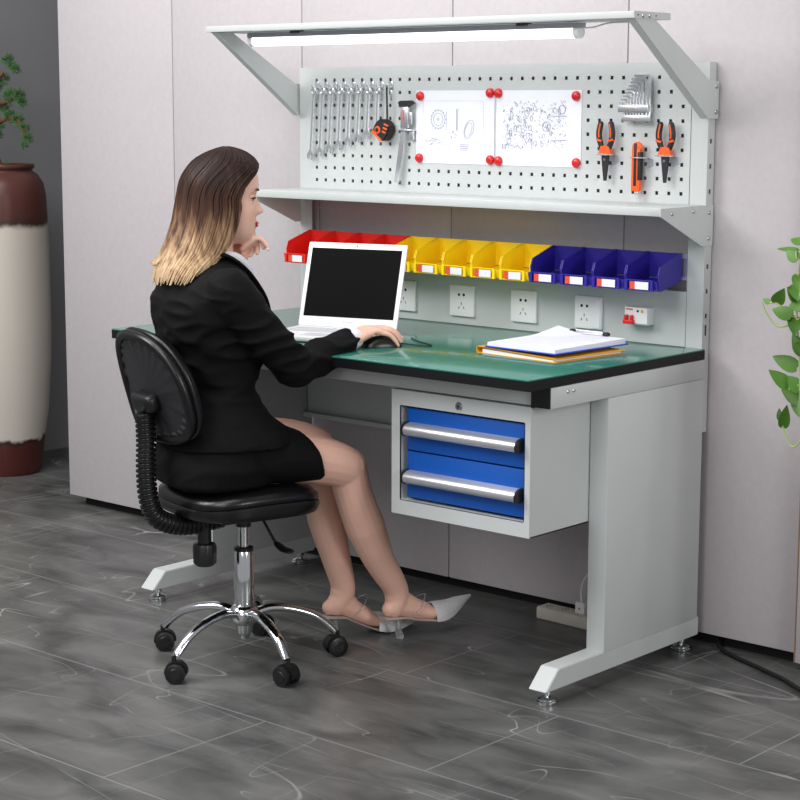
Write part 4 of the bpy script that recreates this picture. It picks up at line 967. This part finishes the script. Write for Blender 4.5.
jk.tube([B(-.060, 0, .985), B(-.085, 0, 1.05), B(-.095, 0, 1.075)], [.075, .064, .056], 24)
def fold(co, nr):
    f1 = noise.noise(Vector((co.x * 9, co.y * 9, co.z * 26))) ; f2 = noise.noise(Vector((co.x * 22 + 5, co.y * 22, co.z * 40)))
    rid = (1 - abs(f1)) ** 3
    am = .010 * gs(co.z, .86, .10) + .004
    return co + nr * (am * (rid - .45) + .0025 * f2)
jkt = remeshed(jk, 'jacket', M['cloth'], pe, .0055, it=8, fac=.5, fn=fold)
# lapel + hem edge
lp_ = [B(-.142, .0, 1.082), B(-.130, .045, 1.083), B(-.085, .068, 1.085), B(-.04, .068, 1.060), B(.002, .056, 1.02), B(.045, .036, .96), B(.066, .015, .88)]
MB().tube(spline(lp_, 6), [(.006, .017)] * 36 + [(.004, .012)], 10, flat=(0, 0, 1)).build('lapel', M['cloth'], pe)
lp2 = [B(-.142, .0, 1.082), B(-.130, -.045, 1.083), B(-.085, -.068, 1.085), B(-.04, -.068, 1.060), B(.002, -.056, 1.02), B(.045, -.036, .96), B(.066, -.015, .88)]
MB().tube(spline(lp2, 6), [(.006, .017)] * 36 + [(.004, .012)], 10, flat=(0, 0, 1)).build('lapel', M['cloth'], pe)
for s_ in (1, -1):
    cp = [B(-.130, s_ * .0, 1.092), B(-.120, s_ * .038, 1.092), B(-.082, s_ * .058, 1.086), B(-.042, s_ * .060, 1.078), B(-.012, s_ * .052, 1.060), B(.006, s_ * .044, 1.042), B(.016, s_ * .036, 1.028)]
    MB().tube(spline(cp, 6), [(.0095, .004)] * 37, 10, flat=(0, 0, 1)).build('shirt_collar', M['shirt'], pe)
MB().loft([ering(-.02, 0, .93, .055, .075), ering(-.025, 0, 1.0, .055, .062), ering(-.05, 0, 1.045, .052, .050), ering(-.06, 0, 1.07, .052, .048)]).build('shirt', M['shirt'], pe)
cv = (B(.285, .068, .845) - B(.20, .102, .822)).normalized(); c0 = B(.266, .075, .841)
MB().tube([c0 + cv * .016, c0 + cv * .041], [.0275, .027], 24).build('shirt_cuff', M['shirt'], pe)
# skirt
sk = MB()
sk.loft([ering(-.09, 0, .488, .125, .105, e=2.8), ering(-.09, 0, .503, .168, .130, e=2.8), ering(-.088, 0, .55, .182, .138), ering(-.085, 0, .60, .170, .128), ering(-.07, 0, .66, .13, .095)])
def xring(s, o, z, a, h_, n=32, tilt=0, e=2.6):
    r = []
    for j in range(n):
        t = 2 * pi * j / n; c_, s__ = cos(t), sin(t); zz = h_ * abs(s__) ** (2 / e) * (1 if s__ > 0 else -1)
        r.append(B(s + tilt * zz, o + a * abs(c_) ** (2 / e) * (1 if c_ > 0 else -1), z + zz))
    return r
sk.loft([xring(-.10, 0, .566, .160, .074), xring(0, 0, .566, .168, .080), xring(.07, 0, .560, .166, .078), xring(.118, 0, .554, .162, .074, tilt=-.25), xring(.155, 0, .549, .156, .070, tilt=-.35)])
def fold2(co, nr): return co + nr * (.003 * (1 - abs(noise.noise(Vector((co.x * 12, co.y * 12, co.z * 18))))) ** 3)
remeshed(sk, 'skirt', M['cloth'], pe, .0055, it=6, fac=.5, fn=fold2)
# shoes
def shoe(h, fd_, zs, tipz, heeltop, heelbot, name):
    t = thing('mule_shoe', name, 'shoe', (h.x, h.y, 0), group='silver pointed mules worn by the seated person')
    sd = Vector((fd_.y, -fd_.x, 0)); st_ = [(-.035, zs[0], .020), (-.01, zs[0] - .001, .027), (.03, zs[1], .026), (.075, zs[2], .024), (.12, zs[3], .035), (.155, zs[4], .038), (.19, zs[5], .030), (.235, zs[6], .012), (.262, tipz, .003)]
    q = MB(); rg = []
    for x_, z_, w_ in st_:
        c_ = h + fd_ * x_ + V(0, 0, z_); rg.append([c_ + sd * w_ + V(0, 0, .003), c_ + sd * w_ * .9, c_ - sd * w_ * .9, c_ - sd * w_ + V(0, 0, .003), c_ - sd * w_ * .9 + V(0, 0, .005), c_ + sd * w_ * .9 + V(0, 0, .005)])
    q.loft(rg); q.build('sole', M['sole'], t)
    q = MB(); rg = []
    for x_, w_, hh in ((.125, .038, .048), (.145, .0395, .050), (.165, .038, .046), (.19, .0315, .039), (.215, .023, .030), (.24, .0125, .018), (.266, .003, .006)):
        z_ = zs[3]
        for a, b in zip(st_, st_[1:]):
            if a[0] <= x_ <= b[0]: z_ = a[1] + (b[1] - a[1]) * (x_ - a[0]) / (b[0] - a[0])
        if x_ > .262: z_ = tipz
        c_ = h + fd_ * x_ + V(0, 0, z_ + .001); rg.append([c_ + sd * w_ * cos(a) * (1.0 if sin(a) < .5 else .93) + V(0, 0, hh * max(sin(a), 0) ** .8) for a in [pi * k_ / 13 for k_ in range(14)]])
    R = [[q.bm.verts.new(p) for p in r] for r in rg]
    for a, b in zip(R, R[1:]):
        for j in range(13): q.bm.faces.new((a[j], a[j + 1], b[j + 1], b[j]))
    bmesh.ops.recalc_face_normals(q.bm, faces=q.bm.faces); r = bmesh.ops.solidify(q.bm, geom=list(q.bm.faces), thickness=.0018)
    q.build('vamp', M['silver'], t)
    hb_ = Vector(heelbot); ht_ = Vector(heeltop)
    MB().tube([ht_, ht_.lerp(hb_, .35), hb_ + V(0, 0, .0005)], [.008, .0065, .012], 8).build('heel', M['clear'], t, ang=20)
    # clear strap
    sp_ = [h + fd_ * .05 + sd * .030 + V(0, 0, zs[1] + .01), h + fd_ * .075 + sd * .033 + V(0, 0, zs[1] + .030), h + fd_ * .10 + sd * .012 + V(0, 0, zs[1] + .052), h + fd_ * .11 + V(0, 0, zs[1] + .054), h + fd_ * .10 - sd * .02 + V(0, 0, zs[1] + .048), h + fd_ * .075 - sd * .033 + V(0, 0, zs[1] + .030), h + fd_ * .05 - sd * .030 + V(0, 0, zs[1] + .01)]
    MB().tube(spline(sp_, 6), .0013, 6).build('strap', M['clear'], t)
heelR = B(.462, .028, 0)
shoe(hR, fa, (.062, .058, .045, .038, .036, .046, .068), .082, hR + fa * .012 + V(0, 0, .060), heelR + V(0, 0, 0), 'silver pointed mule on the right foot, toe raised')
shoe(hL, fl, (.060, .054, .030, .010, .002, .002, .008), .014, hL + fl * .006 + V(0, 0, .058), hL + fl * .006, 'silver pointed mule on the left foot, behind the other')

# hair
def env(z):   # half width y, centre x, half length x, front angle (deg)
    T_ = [(-.225, .152, -.110, .080, 72), (-.18, .140, -.092, .090, 62), (-.137, .108, -.068, .096, 48), (-.10, .097, -.048, .099, 50), (-.057, .089, -.030, .103, 54), (-.02, .086, -.022, .104, 55), (0, .086, -.018, .104, 60), (.03, .087, -.014, .104, 54), (.05, .086, -.010, .104, 44), (.07, .080, -.004, .098, 28), (.088, .070, .000, .088, 10), (.104, .055, .003, .071, 2), (.117, .036, .006, .048, 0), (.125, .018, .006, .026, 0), (.1295, .003, .004, .008, 0)]
    z = min(max(z, -.225), .1295)
    for a, b in zip(T_, T_[1:]):
        if a[0] <= z <= b[0]:
            t = (z - a[0]) / (b[0] - a[0]); return [a[i] + (b[i] - a[i]) * t for i in (1, 2, 3, 4)]
def hp(u, z, k=1.0):    # u in [-1,1]: -1 front strand on the right, 0 back, 1 front left
    ay, cx_, ax_, f0 = env(z); f0 = radians(f0); sg = 1 if u > 0 else -1; bt = pi - (pi - f0) * abs(u)
    # near camera (right) side is -hy
    k *= (1 - .035 * min(1, max(0, (z - .0) / .06)))
    return Hd(cx_ + ax_ * k * cos(bt), (ay * k * sin(bt)) * sg, z)
hr = MB(); rg = []
zs_ = [.1293, .1275, .1245, .122, .117, .111, .105, .096, .086, .075, .062, .05, .035, .02, 0, -.02, -.045, -.07, -.1, -.13, -.16, -.175, -.186]
nU = 90
for z in zs_:
    outer = []; inner = []
    for j in range(nU + 1):
        u = -1 + 2 * j / nU; k_ = .965 + .014 * sin(j * 1.9 + z * 6) * min(1, max(0, (.12 - z) / .1)); outer.append(hp(u, z, k_)); inner.append(hp(u, z, .90 if z < .1 else .8))
    rg.append(outer + inner[::-1])
hr.loft(rg)
random.seed(21)
for k in range(230):
    u = -1 + 2 * (k + random.uniform(-.3, .3)) / 229; u = max(-1, min(1, u)); z_end = -.193 + random.uniform(-.012, .014) + (.075 * max(0, abs(u) - .78) / .22) - .012 * (1 - abs(u))
    du = random.uniform(-.03, .03); n_ = 26; pts = []; rs = []; ph = random.uniform(0, 6.28); r0 = random.uniform(.003, .0052); kk = random.uniform(.965, 1.0)
    for i in range(n_):
        t = i / (n_ - 1); z = .1293 + (z_end - .1293) * (t ** 1.35 if t < .5 else (t ** 1.35)); uu = max(-1, min(1, u + du * t + .006 * sin(ph + t * 5)))
        p = hp(uu, z, kk + .012 * t * sin(ph)); pts.append(p); rs.append((r0 * .55 * min(1, .35 + 3 * t) * (1 if t < .93 else .35 + .65 * (1 - t) / .07), r0 * min(1, .35 + 3 * t) * (1 if t < .93 else .3 + .7 * (1 - t) / .07)))
    # flatten radially
    hr.tube(pts, rs, 6)
for k in range(9):   # flicked ends at the back
    u_ = -.16 + .035 * k; pts = spline([hp(u_, -.08, .99), hp(u_, -.125, 1.0), hp(u_, -.158, 1.05), hp(u_, -.166 + .0012 * k, 1.20 - .012 * (k % 4))], 5); hr.tube(pts, [.0035] * 9 + [.0035 - .00045 * i for i in range(7)], 6)
hr.build('hair', M['hair'], pe, ang=80)
